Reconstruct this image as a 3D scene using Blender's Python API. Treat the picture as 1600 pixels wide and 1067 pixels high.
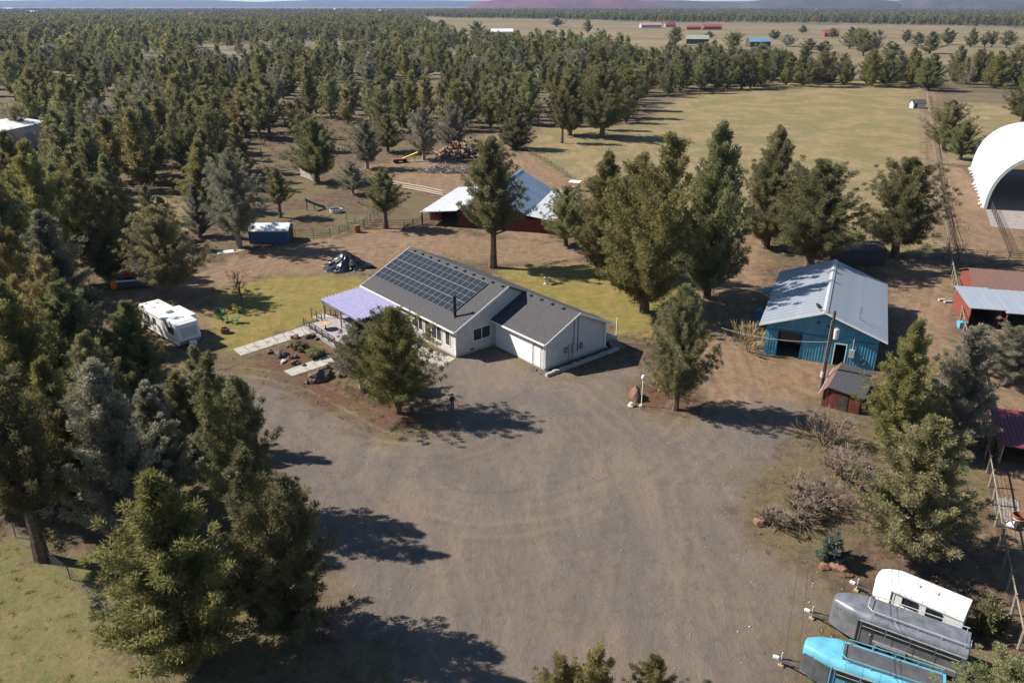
import bpy, bmesh, math, random
import numpy as np
from mathutils import Vector, Matrix
for o in list(bpy.data.objects): bpy.data.objects.remove(o)
sc = bpy.context.scene; C = sc.collection
R = math.radians
# ------------------------------------------------------------------ camera
CAM_H, FPX, HOR = 36.0, 1220.0, 8.0
PITCH = math.atan((533.5-HOR)/FPX)
cd = bpy.data.cameras.new('camera'); cam = bpy.data.objects.new('camera', cd); C.objects.link(cam)
cd.sensor_width = 36; cd.lens = 36*FPX/1600; cd.clip_start = .5; cd.clip_end = 60000
cam.location = (0, 0, CAM_H); cam.rotation_euler = (math.pi/2-PITCH, 0, 0); sc.camera = cam
# ------------------------------------------------------------------ sky and sun
SUN_EL, SUN_AZ = R(41), R(-12)            # elevation; direction in which shadows fall (from +X)
w = bpy.data.worlds.new('World'); sc.world = w; w.use_nodes = True
nt = w.node_tree; bg = nt.nodes['Background']
sky = nt.nodes.new('ShaderNodeTexSky'); sky.sky_type = 'NISHITA'; sky.sun_disc = False
sky.sun_elevation = SUN_EL
# towards the sun: (-cos az, -sin az); Blender measures sun_rotation clockwise from +Y
sky.sun_rotation = math.atan2(-math.cos(SUN_AZ), -math.sin(SUN_AZ))
sky.altitude = 900; sky.air_density = 1.0; sky.dust_density = .3; sky.ozone_density = 2.0
nt.links.new(sky.outputs[0], bg.inputs[0]); bg.inputs[1].default_value = .07
sl = bpy.data.lights.new('sun', 'SUN'); sun = bpy.data.objects.new('sun', sl); C.objects.link(sun)
sl.energy = 5.0; sl.angle = R(.5); sl.color = (1, .93, .83)
sd = Vector((math.cos(SUN_AZ)*math.cos(SUN_EL), math.sin(SUN_AZ)*math.cos(SUN_EL), -math.sin(SUN_EL)))
sun.rotation_euler = sd.to_track_quat('-Z', 'Y').to_euler(); sun.location = (-60, 20, 80)
vs = sc.view_settings; vs.view_transform = 'Standard'; vs.look = 'None'; vs.exposure = 0.92; vs.gamma = 1; vs.use_curve_mapping = False
cy = sc.cycles; cy.use_denoising = True; cy.max_bounces = 5; cy.diffuse_bounces = 3; cy.glossy_bounces = 2
cy.transmission_bounces = 2; cy.transparent_max_bounces = 6; cy.volume_bounces = 0; cy.use_adaptive_sampling = True
cy.caustics_reflective = False; cy.caustics_refractive = False
# ------------------------------------------------------------------ helpers
def G(u, v, z=0.0):
    """ground (or height z) point seen at photo pixel u,v"""
    x = (u-800)/FPX; y = -(v-533.5)/FPX
    d = (x, math.cos(PITCH)+y*math.sin(PITCH), -math.sin(PITCH)+y*math.cos(PITCH))
    t = (z-CAM_H)/d[2]
    return d[0]*t, d[1]*t
def PX(x, y, z=0.0):
    z = z-CAM_H; dep = y*math.cos(PITCH)-z*math.sin(PITCH); up = y*math.sin(PITCH)+z*math.cos(PITCH)
    return 800+FPX*x/dep, 533.5-FPX*up/dep
def HT(u, v, vt):
    x, y = G(u, v); lo, hi = 0., 60.
    for _ in range(40):
        m = (lo+hi)/2
        if PX(x, y, m)[1] > vt: lo = m
        else: hi = m
    return x, y, lo
def WPX(y, px): return px*(y*math.cos(PITCH)+CAM_H*math.sin(PITCH))/FPX   # metres for px pixels at ground distance y
rng = np.random.default_rng(7); rnd = random.Random(11)

def link(o, parent=None):
    C.objects.link(o)
    if parent is not None: o.parent = parent
    return o
def tag(o, label, cat, group=None):
    o['label'] = label; o['category'] = cat
    if group: o['group'] = group
    return o
def thing(name, label, cat, loc=(0, 0, 0), rz=0., group=None):
    o = bpy.data.objects.new(name, None); link(o); o.location = loc if len(loc) == 3 else (loc[0], loc[1], 0)
    o.rotation_euler = (0, 0, rz); o.empty_display_size = .3
    return tag(o, label, cat, group)
def np_mesh(name, V, F, tint=None, mat=None):
    """V (n,3) array, F (m,k) array with constant k"""
    me = bpy.data.meshes.new(name); V = np.asarray(V, np.float32); F = np.asarray(F, np.int32); k = F.shape[1]
    me.vertices.add(len(V)); me.vertices.foreach_set('co', V.ravel())
    me.loops.add(F.size); me.loops.foreach_set('vertex_index', F.ravel())
    me.polygons.add(len(F)); me.polygons.foreach_set('loop_start', np.arange(0, F.size, k, dtype=np.int32))
    me.update(calc_edges=True)
    if tint is not None:
        a = me.attributes.new('tint', 'FLOAT', 'FACE'); a.data.foreach_set('value', np.asarray(tint, np.float32))
    if mat: me.materials.append(mat)
    return me
class MB:
    def __init__(s): s.v = []; s.f = []
    def add(s, vs, fs):
        n = len(s.v); s.v += [tuple(p) for p in vs]; s.f += [tuple(i+n for i in f) for f in fs]; return s
    def box(s, x0, x1, y0, y1, z0, z1):
        return s.add([(x0,y0,z0),(x1,y0,z0),(x1,y1,z0),(x0,y1,z0),(x0,y0,z1),(x1,y0,z1),(x1,y1,z1),(x0,y1,z1)],
            [(0,3,2,1),(4,5,6,7),(0,1,5,4),(1,2,6,5),(2,3,7,6),(3,0,4,7)])
    def hexa(s, lo, hi):     # two quads (4 points each, same winding, lo below hi)
        return s.add(list(lo)+list(hi), [(0,3,2,1),(4,5,6,7),(0,1,5,4),(1,2,6,5),(2,3,7,6),(3,0,4,7)])
    def slab(s, q, t):       # quad q (4 pts) thickened downwards by t
        return s.hexa([(p[0],p[1],p[2]-t) for p in q], q)
    def prism(s, poly, axis, a, b):
        """poly of 2D points extruded along axis ('x','y','z') from a to b"""
        m = {'x': lambda p, c: (c, p[0], p[1]), 'y': lambda p, c: (p[0], c, p[1]), 'z': lambda p, c: (p[0], p[1], c)}[axis]
        n = len(poly)
        return s.add([m(p, a) for p in poly]+[m(p, b) for p in poly],
            [tuple(range(n))[::-1], tuple(range(n, 2*n))]+[(i, (i+1) % n, n+(i+1) % n, n+i) for i in range(n)])
    def tube(s, pts, r, n=6, caps=True):
        pts = [Vector(p) for p in pts]; rs = r if isinstance(r, (list, tuple)) else [r]*len(pts)
        base = len(s.v); prev = None
        for i, p in enumerate(pts):
            d = (pts[min(i+1, len(pts)-1)]-pts[max(i-1, 0)]).normalized()
            a = d.orthogonal().normalized() if prev is None else (prev-d*prev.dot(d)).normalized()
            prev = a; b = d.cross(a)
            for k in range(n):
                t = 2*math.pi*k/n; q = p+(a*math.cos(t)+b*math.sin(t))*rs[i]; s.v.append(tuple(q))
        for i in range(len(pts)-1):
            for k in range(n):
                s.f.append((base+i*n+k, base+i*n+(k+1) % n, base+(i+1)*n+(k+1) % n, base+(i+1)*n+k))
        if caps:
            s.f.append(tuple(base+k for k in range(n))[::-1]); s.f.append(tuple(base+(len(pts)-1)*n+k for k in range(n)))
        return s
    def lathe(s, prof, n=16, c=(0, 0)):
        base = len(s.v)
        for (r, z) in prof:
            for k in range(n):
                t = 2*math.pi*k/n; s.v.append((c[0]+r*math.cos(t), c[1]+r*math.sin(t), z))
        for i in range(len(prof)-1):
            for k in range(n): s.f.append((base+i*n+k, base+i*n+(k+1) % n, base+(i+1)*n+(k+1) % n, base+(i+1)*n+k))
        s.f.append(tuple(base+k for k in range(n))[::-1]); s.f.append(tuple(base+(len(prof)-1)*n+k for k in range(n)))
        return s
    def loft(s, rings, closed=True, caps=True):
        base = len(s.v); n = len(rings[0])
        for r in rings: s.v += [tuple(p) for p in r]
        for i in range(len(rings)-1):
            for k in range(n if closed else n-1):
                s.f.append((base+i*n+k, base+i*n+(k+1) % n, base+(i+1)*n+(k+1) % n, base+(i+1)*n+k))
        if caps and closed:
            s.f.append(tuple(base+k for k in range(n))[::-1]); s.f.append(tuple(base+(len(rings)-1)*n+k for k in range(n)))
        return s
    def mesh(s, name, mat, smooth=False):
        me = bpy.data.meshes.new(name); me.from_pydata(s.v, [], s.f); me.update()
        bm = bmesh.new(); bm.from_mesh(me); bmesh.ops.recalc_face_normals(bm, faces=bm.faces); bm.to_mesh(me); bm.free()
        if smooth:
            me.polygons.foreach_set('use_smooth', [True]*len(me.polygons))
            try: me.set_sharp_from_angle(angle=R(35))
            except Exception: pass
        me.materials.append(mat); return me
    def build(s, name, mat, parent=None, loc=None, rot=None, smooth=False):
        o = bpy.data.objects.new(name, s.mesh(name, mat, smooth)); link(o, parent)
        if loc: o.location = loc
        if rot: o.rotation_euler = rot
        return o
def inst(name, me, parent, loc, rot=(0, 0, 0), scale=(1, 1, 1)):
    o = bpy.data.objects.new(name, me); link(o, parent); o.location = loc; o.rotation_euler = rot; o.scale = scale; return o
def copy_tree(o, parent=None):
    c = o.copy(); C.objects.link(c); c.parent = parent
    for ch in o.children: copy_tree(ch, c)
    return c
# ------------------------------------------------------------------ materials
def N(nt, typ, **kw):
    n = nt.nodes.new(typ)
    for k, v in kw.items(): setattr(n, k, v)
    return n
def mat(name, col, rough=.7, metal=0., var=.12, scale=3., bump=0., spec=.3, col2=None, objvar=0., stretch=None, bscale=None):
    m = bpy.data.materials.new(name); m.use_nodes = True; nt = m.node_tree; L = nt.links.new
    b = nt.nodes['Principled BSDF']; b.inputs['Roughness'].default_value = rough; b.inputs['Metallic'].default_value = metal
    b.inputs['Specular IOR Level'].default_value = spec
    tc = N(nt, 'ShaderNodeTexCoord'); mp = N(nt, 'ShaderNodeMapping'); L(tc.outputs['Object'], mp.inputs[0])
    if stretch: mp.inputs['Scale'].default_value = stretch
    no = N(nt, 'ShaderNodeTexNoise'); no.inputs['Scale'].default_value = scale; no.inputs['Detail'].default_value = 6; no.inputs['Roughness'].default_value = .65
    L(mp.outputs[0], no.inputs['Vector'])
    mx = N(nt, 'ShaderNodeMix', data_type='RGBA')
    c2 = col2 if col2 else tuple(max(0, c*(1-2*var)) for c in col)
    c1 = col if col2 else tuple(min(1, c*(1+2*var)) for c in col)
    mx.inputs[6].default_value = (*c1, 1); mx.inputs[7].default_value = (*c2, 1)
    mr = N(nt, 'ShaderNodeMapRange'); mr.inputs[1].default_value = .3; mr.inputs[2].default_value = .7
    L(no.outputs[0], mr.inputs[0]); L(mr.outputs[0], mx.inputs[0]); out = mx.outputs[2]
    if objvar:
        oi = N(nt, 'ShaderNodeObjectInfo'); hs = N(nt, 'ShaderNodeHueSaturation')
        m2 = N(nt, 'ShaderNodeMapRange'); m2.inputs[3].default_value = 1-objvar; m2.inputs[4].default_value = 1+objvar
        L(oi.outputs['Random'], m2.inputs[0]); L(m2.outputs[0], hs.inputs['Value']); L(out, hs.inputs['Color']); out = hs.outputs[0]
    L(out, b.inputs['Base Color'])
    if bump:
        n2 = N(nt, 'ShaderNodeTexNoise'); n2.inputs['Scale'].default_value = bscale or scale*4; n2.inputs['Detail'].default_value = 4
        L(mp.outputs[0], n2.inputs['Vector']); bp = N(nt, 'ShaderNodeBump'); bp.inputs['Strength'].default_value = bump; bp.inputs['Distance'].default_value = .05
        L(n2.outputs[0], bp.inputs['Height']); L(bp.outputs[0], b.inputs['Normal'])
    return m
def foliage(name, ca, cb, obj=.22):
    m = bpy.data.materials.new(name); m.use_nodes = True; nt = m.node_tree; L = nt.links.new
    nt.nodes.remove(nt.nodes['Principled BSDF']); out = nt.nodes['Material Output']
    at = N(nt, 'ShaderNodeAttribute', attribute_name='tint'); mx = N(nt, 'ShaderNodeMix', data_type='RGBA')
    mx.inputs[6].default_value = (*ca, 1); mx.inputs[7].default_value = (*cb, 1); L(at.outputs['Fac'], mx.inputs[0])
    oi = N(nt, 'ShaderNodeObjectInfo'); hs = N(nt, 'ShaderNodeHueSaturation')
    a = N(nt, 'ShaderNodeMapRange'); a.inputs[3].default_value = 1-obj; a.inputs[4].default_value = 1+obj
    b = N(nt, 'ShaderNodeMapRange'); b.inputs[3].default_value = .48; b.inputs[4].default_value = .525
    ml = N(nt, 'ShaderNodeMath', operation='MULTIPLY'); ml.inputs[1].default_value = 7.13
    fr = N(nt, 'ShaderNodeMath', operation='FRACT')
    L(oi.outputs['Random'], a.inputs[0]); L(oi.outputs['Random'], ml.inputs[0]); L(ml.outputs[0], fr.inputs[0]); L(fr.outputs[0], b.inputs[0])
    L(a.outputs[0], hs.inputs['Value']); L(b.outputs[0], hs.inputs['Hue']); L(mx.outputs[2], hs.inputs['Color'])
    d = N(nt, 'ShaderNodeBsdfDiffuse'); t = N(nt, 'ShaderNodeBsdfTranslucent'); ms = N(nt, 'ShaderNodeMixShader'); ms.inputs[0].default_value = .42
    L(hs.outputs[0], d.inputs[0]); L(hs.outputs[0], t.inputs[0]); L(d.outputs[0], ms.inputs[1]); L(t.outputs[0], ms.inputs[2]); L(ms.outputs[0], out.inputs[0])
    return m
M = {}
def defm(k, *a, **kw): M[k] = mat(k, *a, **kw)
defm('bark', (.12,.085,.06), .9, var=.3, scale=5, bump=.5); defm('bark_grey', (.24,.21,.18), .9, var=.25, scale=5, bump=.4)
defm('twig', (.17,.13,.10), .9, var=.25, scale=2); defm('twig_red', (.16,.10,.075), .9, var=.25, scale=2); defm('twig_tan', (.26,.20,.11), .9, var=.3, scale=2)
M['jun'] = foliage('juniper_green', (.122,.124,.058), (.325,.305,.158)); M['jun_olive'] = foliage('juniper_olive', (.148,.138,.055), (.365,.318,.138))
M['jun_grey'] = foliage('juniper_grey', (.165,.160,.118), (.340,.315,.235)); M['pine'] = foliage('pine_green', (.105,.112,.042), (.280,.258,.105), .1)
M['jun_blue'] = foliage('juniper_blue', (.090,.105,.085), (.205,.230,.185), .1); M['sage'] = foliage('sage', (.13,.12,.08), (.24,.21,.135))
M['jun_dark'] = foliage('juniper_dark', (.108,.110,.052), (.275,.258,.130))
# ================================================================== GROUND
def lines(segs):
    out = []
    for a, b, s0, s1 in segs:
        p = a; 
        while p < b-1e-6:
            out.append(p); f = (p-a)/(b-a); p += s0+(s1-s0)*f
    out.append(segs[-1][1]); return np.array(out)
gx_r = lines([(0, 62, .6, .6), (62, 150, .7, 3), (150, 600, 4, 25), (600, 16000, 40, 2500)])
gx = np.concatenate([-gx_r[:0:-1], gx_r])
gy = lines([(-400, 20, 60, 4), (20, 130, .6, .6), (130, 260, .7, 2.2), (260, 700, 2.6, 14), (700, 16000, 18, 2200)])
XX, YY = np.meshgrid(gx, gy); PXY = np.stack([XX.ravel(), YY.ravel()], 1)
def sdist(P, poly, closed=True):
    """signed distance to a polygon (positive inside) or distance to an open polyline"""
    poly = np.array(poly, float); n = len(poly); d2 = np.full(len(P), 1e18); ins = np.zeros(len(P), bool)
    for i in range(n if closed else n-1):
        a = poly[i]; b = poly[(i+1) % n]; ab = b-a; ap = P-a
        t = np.clip((ap@ab)/max(ab@ab, 1e-9), 0, 1); q = ap-t[:, None]*ab
        d2 = np.minimum(d2, (q**2).sum(1))
        c = ((a[1] > P[:, 1]) != (b[1] > P[:, 1]))
        with np.errstate(divide='ignore', invalid='ignore'):
            xi = (b[0]-a[0])*(P[:, 1]-a[1])/(b[1]-a[1]+1e-12)+a[0]
        ins ^= c & (P[:, 0] < xi)
    d = np.sqrt(d2)
    return np.where(ins, d, -d) if closed else d
def gp(px): return [G(u, v) for u, v in px]
Z_gravel = [gp([(248,596),(300,580),(360,590),(420,600),(475,628),(540,664),(610,690),(700,668),(690,620),(650,590),(668,566),(712,556),(775,540),(853,580),(905,590),(985,572),(1000,600),(975,622),(1020,652),(1075,655),(1130,640),(1190,622),(1245,628),(1255,648),(1232,690),(1165,755),(1158,800),(1195,862),(1275,905),(1292,950),(1240,1000),(1225,1130),(1200,1300)])+[(-8,12),(-8,26)]+gp([(640,1067),(560,985),(500,880),(455,790),(425,700),(380,655),(265,640)])]
Z_dirt = [gp([(180,470),(290,428),(400,392),(460,382),(530,368),(570,356),(680,352),(745,370),(860,378),(910,388),(900,412),(800,412),(700,400),(600,425),(520,425),(470,428),(400,432),(330,455),(318,500),(330,540),(300,560),(240,540),(200,500)]),
          gp([(690,352),(745,300),(765,240),(750,212),(785,208),(822,236),(905,292),(870,310),(860,380)]),
          gp([(1090,600),(1075,560),(1080,500),(1098,440),(1120,400),(1150,370),(1200,372),(1188,440),(1190,555),(1240,562),(1300,572),(1290,612),(1245,632),(1180,640),(1100,650)]),
          gp([(1325,395),(1400,405),(1478,408),(1500,500),(1520,600),(1440,610),(1395,560),(1390,440)]),
          gp([(1441,130),(1458,132),(1470,260),(1500,262),(1540,300),(1600,330),(1600,410),(1500,412),(1475,405),(1462,330),(1450,200)]),
          gp([(1500,420),(1600,420),(1660,700),(1700,900),(1640,1090),(1600,1090),(1560,850),(1530,640)]),
          gp([(560,262),(700,240),(740,290),(700,312),(600,285)])]
Z_lawn = [gp([(772,424),(850,412),(905,410),(960,425),(1030,440),(1095,455),(1110,490),(1010,525),(965,520),(940,500),(800,445)]),
          gp([(322,500),(345,455),(400,436),(480,430),(560,432),(572,452),(500,500),(440,518),(365,552),(325,528)])]
Z_past = [gp([(818,230),(850,200),(1010,195),(1062,150),(1160,123),(1442,128),(1446,190),(1455,330),(1470,398),(1330,392),(1150,372),(1110,372),(1000,372),(905,292)]),
          gp([(-60,820),(60,862),(130,875),(175,900),(230,1000),(240,1100),(-60,1140)]),
          gp([(150,345),(240,300),(300,330),(300,360),(200,365)]), gp([(1500,160),(1600,165),(1600,260),(1470,255),(1458,180)]),
          gp([(1065,362),(1190,380),(1170,330)])]
Z_field = [gp([(655,27),(870,29),(900,36),(1160,38),(1600,44),(1660,60),(1660,124),(1445,124),(1190,120),(1100,112),(1000,85),(960,60),(700,55),(668,45)])]
Z_mulch = [gp([(560,640),(600,668),(640,668),(668,648),(640,620),(590,612),(520,600),(470,580),(455,600),(500,635)]), gp([(985,600),(1000,632),(1070,645),(1110,632),(1080,610),(1020,598)]),
           gp([(395,570),(470,520),(520,548),(450,590)])]
road_lines = [gp([(280,445),(350,420),(430,398),(520,384),(620,376),(700,368),(755,330),(775,290),(800,262),(790,235),(770,212)]),
              gp([(220,600),(330,600),(430,618),(520,662),(600,700),(720,690),(830,640),(880,615)]), gp([(470,650),(560,720),(640,830),(680,960),(690,1150)]), gp([(880,620),(960,690),(1010,800),(990,950),(950,1150)]), gp([(560,720),(700,800),(880,790),(1040,720),(1130,650)]), gp([(1130,380),(1120,440),(1110,520),(1130,600),(1090,680),(980,740)]),
              gp([(1450,140),(1460,250),(1468,340),(1480,420),(1460,520)])]
def zone(polys): return np.max([sdist(PXY, p) for p in polys], 0)
ZS = {'gravel': zone(Z_gravel), 'dirt': zone(Z_dirt), 'lawn': zone(Z_lawn), 'past': zone(Z_past), 'field': zone(Z_field), 'mulch': zone(Z_mulch)}
def smooth_line(p, n=8):
    p = [np.array(q) for q in p]; P = [2*p[0]-p[1]]+p+[2*p[-1]-p[-2]]; out = []
    for i in range(1, len(P)-2):
        a, b, c, d = P[i-1:i+3]
        for k in range(n):
            t = k/n; out.append(.5*((2*b)+(-a+c)*t+(2*a-5*b+4*c-d)*t*t+(-a+3*b-3*c+d)*t**3))
    return out+[P[-2]]
road_lines = [smooth_line(p) for p in road_lines]
RD = np.min([sdist(PXY, p, False) for p in road_lines], 0)
gm = bpy.data.materials.new('earth'); gm.use_nodes = True; nt = gm.node_tree; L = nt.links.new
pb = nt.nodes['Principled BSDF']; pb.inputs['Roughness'].default_value = .95; pb.inputs['Specular IOR Level'].default_value = .1
geo = N(nt, 'ShaderNodeNewGeometry'); POS = geo.outputs['Position']
def noise(scale, detail=5, rough=.6, stretch=None, dist=0.):
    n = N(nt, 'ShaderNodeTexNoise'); n.inputs['Scale'].default_value = scale; n.inputs['Detail'].default_value = detail
    n.inputs['Roughness'].default_value = rough; n.inputs['Distortion'].default_value = dist
    if stretch:
        mp = N(nt, 'ShaderNodeMapping'); mp.inputs['Scale'].default_value = stretch[:3]
        if len(stretch) > 3: mp.inputs['Rotation'].default_value = (0, 0, stretch[3])
        L(POS, mp.inputs[0]); L(mp.outputs[0], n.inputs['Vector'])
    else: L(POS, n.inputs['Vector'])
    return n.outputs[0]
def mth(op, a, b=None, c=None, clamp=False):
    n = N(nt, 'ShaderNodeMath', operation=op); n.use_clamp = clamp
    for i, x in enumerate((a, b, c)):
        if x is None: continue
        if isinstance(x, (int, float)): n.inputs[i].default_value = x
        else: L(x, n.inputs[i])
    return n.outputs[0]
def mixc(f, a, b):
    n = N(nt, 'ShaderNodeMix', data_type='RGBA')
    if isinstance(f, (int, float)): n.inputs[0].default_value = f
    else: L(f, n.inputs[0])
    for i, x in ((6, a), (7, b)):
        if isinstance(x, tuple): n.inputs[i].default_value = (*x, 1)
        else: L(x, n.inputs[i])
    return n.outputs[2]
def rmp(x, a, b, lo=0., hi=1.):
    n = N(nt, 'ShaderNodeMapRange'); n.inputs[1].default_value = a; n.inputs[2].default_value = b; n.inputs[3].default_value = lo; n.inputs[4].default_value = hi
    L(x, n.inputs[0]); return n.outputs[0]
ST = lambda x: rmp(x, .30, .70)
n_edge = ST(noise(.35, 6, .7)); n_fine = ST(noise(2.4, 8, .8)); n_grain = ST(noise(9, 4, .8)); n_mid = ST(noise(.8, 8, .75)); n_big = ST(noise(.08, 7, .65)); n_huge = ST(noise(.012, 6, .65))
n_str = ST(noise(.5, 8, .75, (1.0, .25, 1, R(25))))
def mask(att, soft, amp):
    a = N(nt, 'ShaderNodeAttribute', attribute_name=att).outputs['Fac']
    j = mth('MULTIPLY_ADD', n_edge, amp, -amp/2); j2 = mth('MULTIPLY_ADD', n_fine, amp*.5, -amp*.25)
    return rmp(mth('ADD', mth('ADD', a, j), j2), -soft, soft)
grassy = rmp(n_big, .44, .62)
wood = mixc(rmp(n_mid, .35, .65), (.150,.105,.070), (.085,.062,.045)); wood = mixc(mth('MULTIPLY', grassy, .8), wood, mixc(rmp(n_fine, .3, .7), (.185,.145,.075), (.105,.092,.045)))
far = mixc(rmp(n_huge, .4, .6), (.200,.165,.115), (.110,.100,.065))
cam_d = N(nt, 'ShaderNodeSeparateXYZ'); L(POS, cam_d.inputs[0]); yv = cam_d.outputs[1]
col = mixc(rmp(yv, 260, 520), wood, far)
past = mixc(rmp(n_str, .3, .7), (.285,.212,.118), (.205,.165,.082)); past = mixc(mth('MULTIPLY', rmp(n_big, .4, .6), .75), past, mixc(rmp(n_fine, .3, .7), (.130,.132,.050), (.190,.168,.080)))
past = mixc(mth('MULTIPLY', rmp(n_fine, .45, .75), .5), past, (.24,.185,.11))
past = mixc(mth('MULTIPLY', rmp(yv, 62, 46), rmp(n_edge, .15, .7, .35, .9)), past, mixc(rmp(n_fine, .3, .7), (.105,.118,.040), (.170,.150,.066)))
col = mixc(mask('past', 1.5, 7), col, past)
strip = noise(.006, 5, .6, (.25, 1.6, 1, R(4)))
field = mixc(rmp(strip, .40, .60), (.250,.185,.112), (.135,.120,.072)); field = mixc(mth('MULTIPLY', rmp(n_huge, .3, .7), .75), field, (.150,.140,.080)); field = mixc(mth('MULTIPLY', rmp(noise(.05, 7, .75, (1, .3, 1)), .45, .7), .6), field, (.235,.165,.100))
col = mixc(mask('field', 4, 14), col, field)
lawn = mixc(rmp(n_mid, .3, .7), (.255,.195,.062), (.165,.150,.045)); lawn = mixc(mth('MULTIPLY', rmp(n_edge, .5, .75), .7), lawn, (.290,.205,.085)); lawn = mixc(mth('MULTIPLY', rmp(n_fine, .4, .8), .4), lawn, (.11,.105,.035))
col = mixc(mask('lawn', .8, 4), col, lawn)
dirt = mixc(rmp(n_mid, .3, .7), (.250,.165,.102), (.170,.112,.072)); dirt = mixc(mth('MULTIPLY', rmp(n_str, .45, .75), .6), dirt, (.280,.200,.125)); dirt = mixc(mth('MULTIPLY', rmp(n_fine, .5, .8), .5), dirt, (.10,.075,.055))
col = mixc(mask('dirt', 1.2, 5), col, dirt)
rd = N(nt, 'ShaderNodeAttribute', attribute_name='road').outputs['Fac']
rdn = mth('ADD', rd, mth('MULTIPLY_ADD', n_edge, .7, -.35))
def lane(c, w_): return rmp(mth('ABSOLUTE', mth('SUBTRACT', rdn, c)), w_, w_*.25)
trk = mth('MULTIPLY', mth('MAXIMUM', mth('MAXIMUM', lane(.9, .42), lane(2.5, .3)), mth('MULTIPLY', lane(4.4, .3), .6)), mth('MULTIPLY', rmp(n_mid, .1, .55), rmp(n_big, .25, .75)))
trd = mth('MULTIPLY', mth('MAXIMUM', lane(1.55, .28), lane(3.2, .3)), rmp(n_edge, .3, .6))
gravel = mixc(rmp(n_big, .30, .70), (.158,.141,.131), (.190,.155,.126)); gravel = mixc(mth('MULTIPLY', rmp(n_str, .45, .9), .8), gravel, (.255,.205,.155)); gravel = mixc(mth('MULTIPLY', rmp(n_mid, .5, .95), .65), gravel, (.095,.087,.084))
gravel = mixc(mth('MULTIPLY', rmp(n_grain, .45, .85), .3), gravel, (.085,.078,.074)); gravel = mixc(mth('MULTIPLY', rmp(n_fine, .65, .95), .3), gravel, (.25,.215,.18))
arc = ST(noise(.16, 6, .7, (1.0, .35, 1, R(-35)), .8)); gravel = mixc(mth('MULTIPLY', rmp(arc, .5, .95), .6), gravel, (.110,.101,.098)); gravel = mixc(mth('MULTIPLY', rmp(arc, .45, .05), .5), gravel, (.245,.195,.148))
gravel = mixc(.28, gravel, (.140,.105,.078))
gmask = mask('gravel', 1.6, 5)
col = mixc(gmask, col, gravel)
mulch = mixc(rmp(n_fine, .3, .7), (.155,.080,.050), (.085,.056,.042))
col = mixc(mask('mulch', .9, 3), col, mulch)
col = mixc(mth('MULTIPLY', trk, mth('MULTIPLY_ADD', gmask, -.25, .50)), col, (.285,.222,.165)); col = mixc(mth('MULTIPLY', trd, mth('MULTIPLY_ADD', gmask, -.14, .36)), col, (.100,.082,.070))
gr = mixc(rmp(n_grain, .3, .7), (.5,.5,.5), (.62,.62,.62))
ov = N(nt, 'ShaderNodeMix', data_type='RGBA', blend_type='OVERLAY'); ov.inputs[0].default_value = .8; L(col, ov.inputs[6]); L(gr, ov.inputs[7])
dk = N(nt, 'ShaderNodeMix', data_type='RGBA', blend_type='MULTIPLY'); dk.inputs[0].default_value = 1; dk.inputs[7].default_value = (.83, .83, .83, 1); L(ov.outputs[2], dk.inputs[6])
L(dk.outputs[2], pb.inputs['Base Color'])
bp = N(nt, 'ShaderNodeBump'); bp.inputs['Strength'].default_value = .55; bp.inputs['Distance'].default_value = .12
L(mth('ADD', mth('ADD', n_fine, mth('MULTIPLY', n_grain, .4)), mth('MULTIPLY', n_mid, 1.2)), bp.inputs['Height']); L(bp.outputs[0], pb.inputs['Normal'])
# one grid, cut into the pieces of the setting along the zones
nx, ny = len(gx), len(gy)
ii, jj = np.meshgrid(np.arange(nx-1), np.arange(ny-1)); q0 = (jj*nx+ii).ravel()
QF = np.stack([q0, q0+1, q0+1+nx, q0+nx], 1)
fz = {k: v[QF].mean(1) for k, v in ZS.items()}
owner = np.zeros(len(QF), int)
owner[fz['past'] > 0] = 1; owner[fz['field'] > 0] = 2; owner[fz['lawn'] > 0] = 3; owner[fz['dirt'] > 0] = 4; owner[fz['gravel'] > 0] = 5
for k, nm in enumerate(['ground', 'pasture', 'fields', 'lawn', 'dirt_road', 'gravel_driveway']):
    F = QF[owner == k]; u, inv = np.unique(F, return_inverse=True)
    V = np.concatenate([PXY[u], np.zeros((len(u), 1))], 1); me = np_mesh(nm, V, inv.reshape(F.shape), mat=gm)
    for a, arr in list(ZS.items())+[('road', RD)]:
        at = me.attributes.new(a, 'FLOAT', 'POINT'); at.data.foreach_set('value', np.clip(arr[u], -60, 60).astype(np.float32))
    o = link(bpy.data.objects.new(nm, me)); o['kind'] = 'structure'
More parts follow.
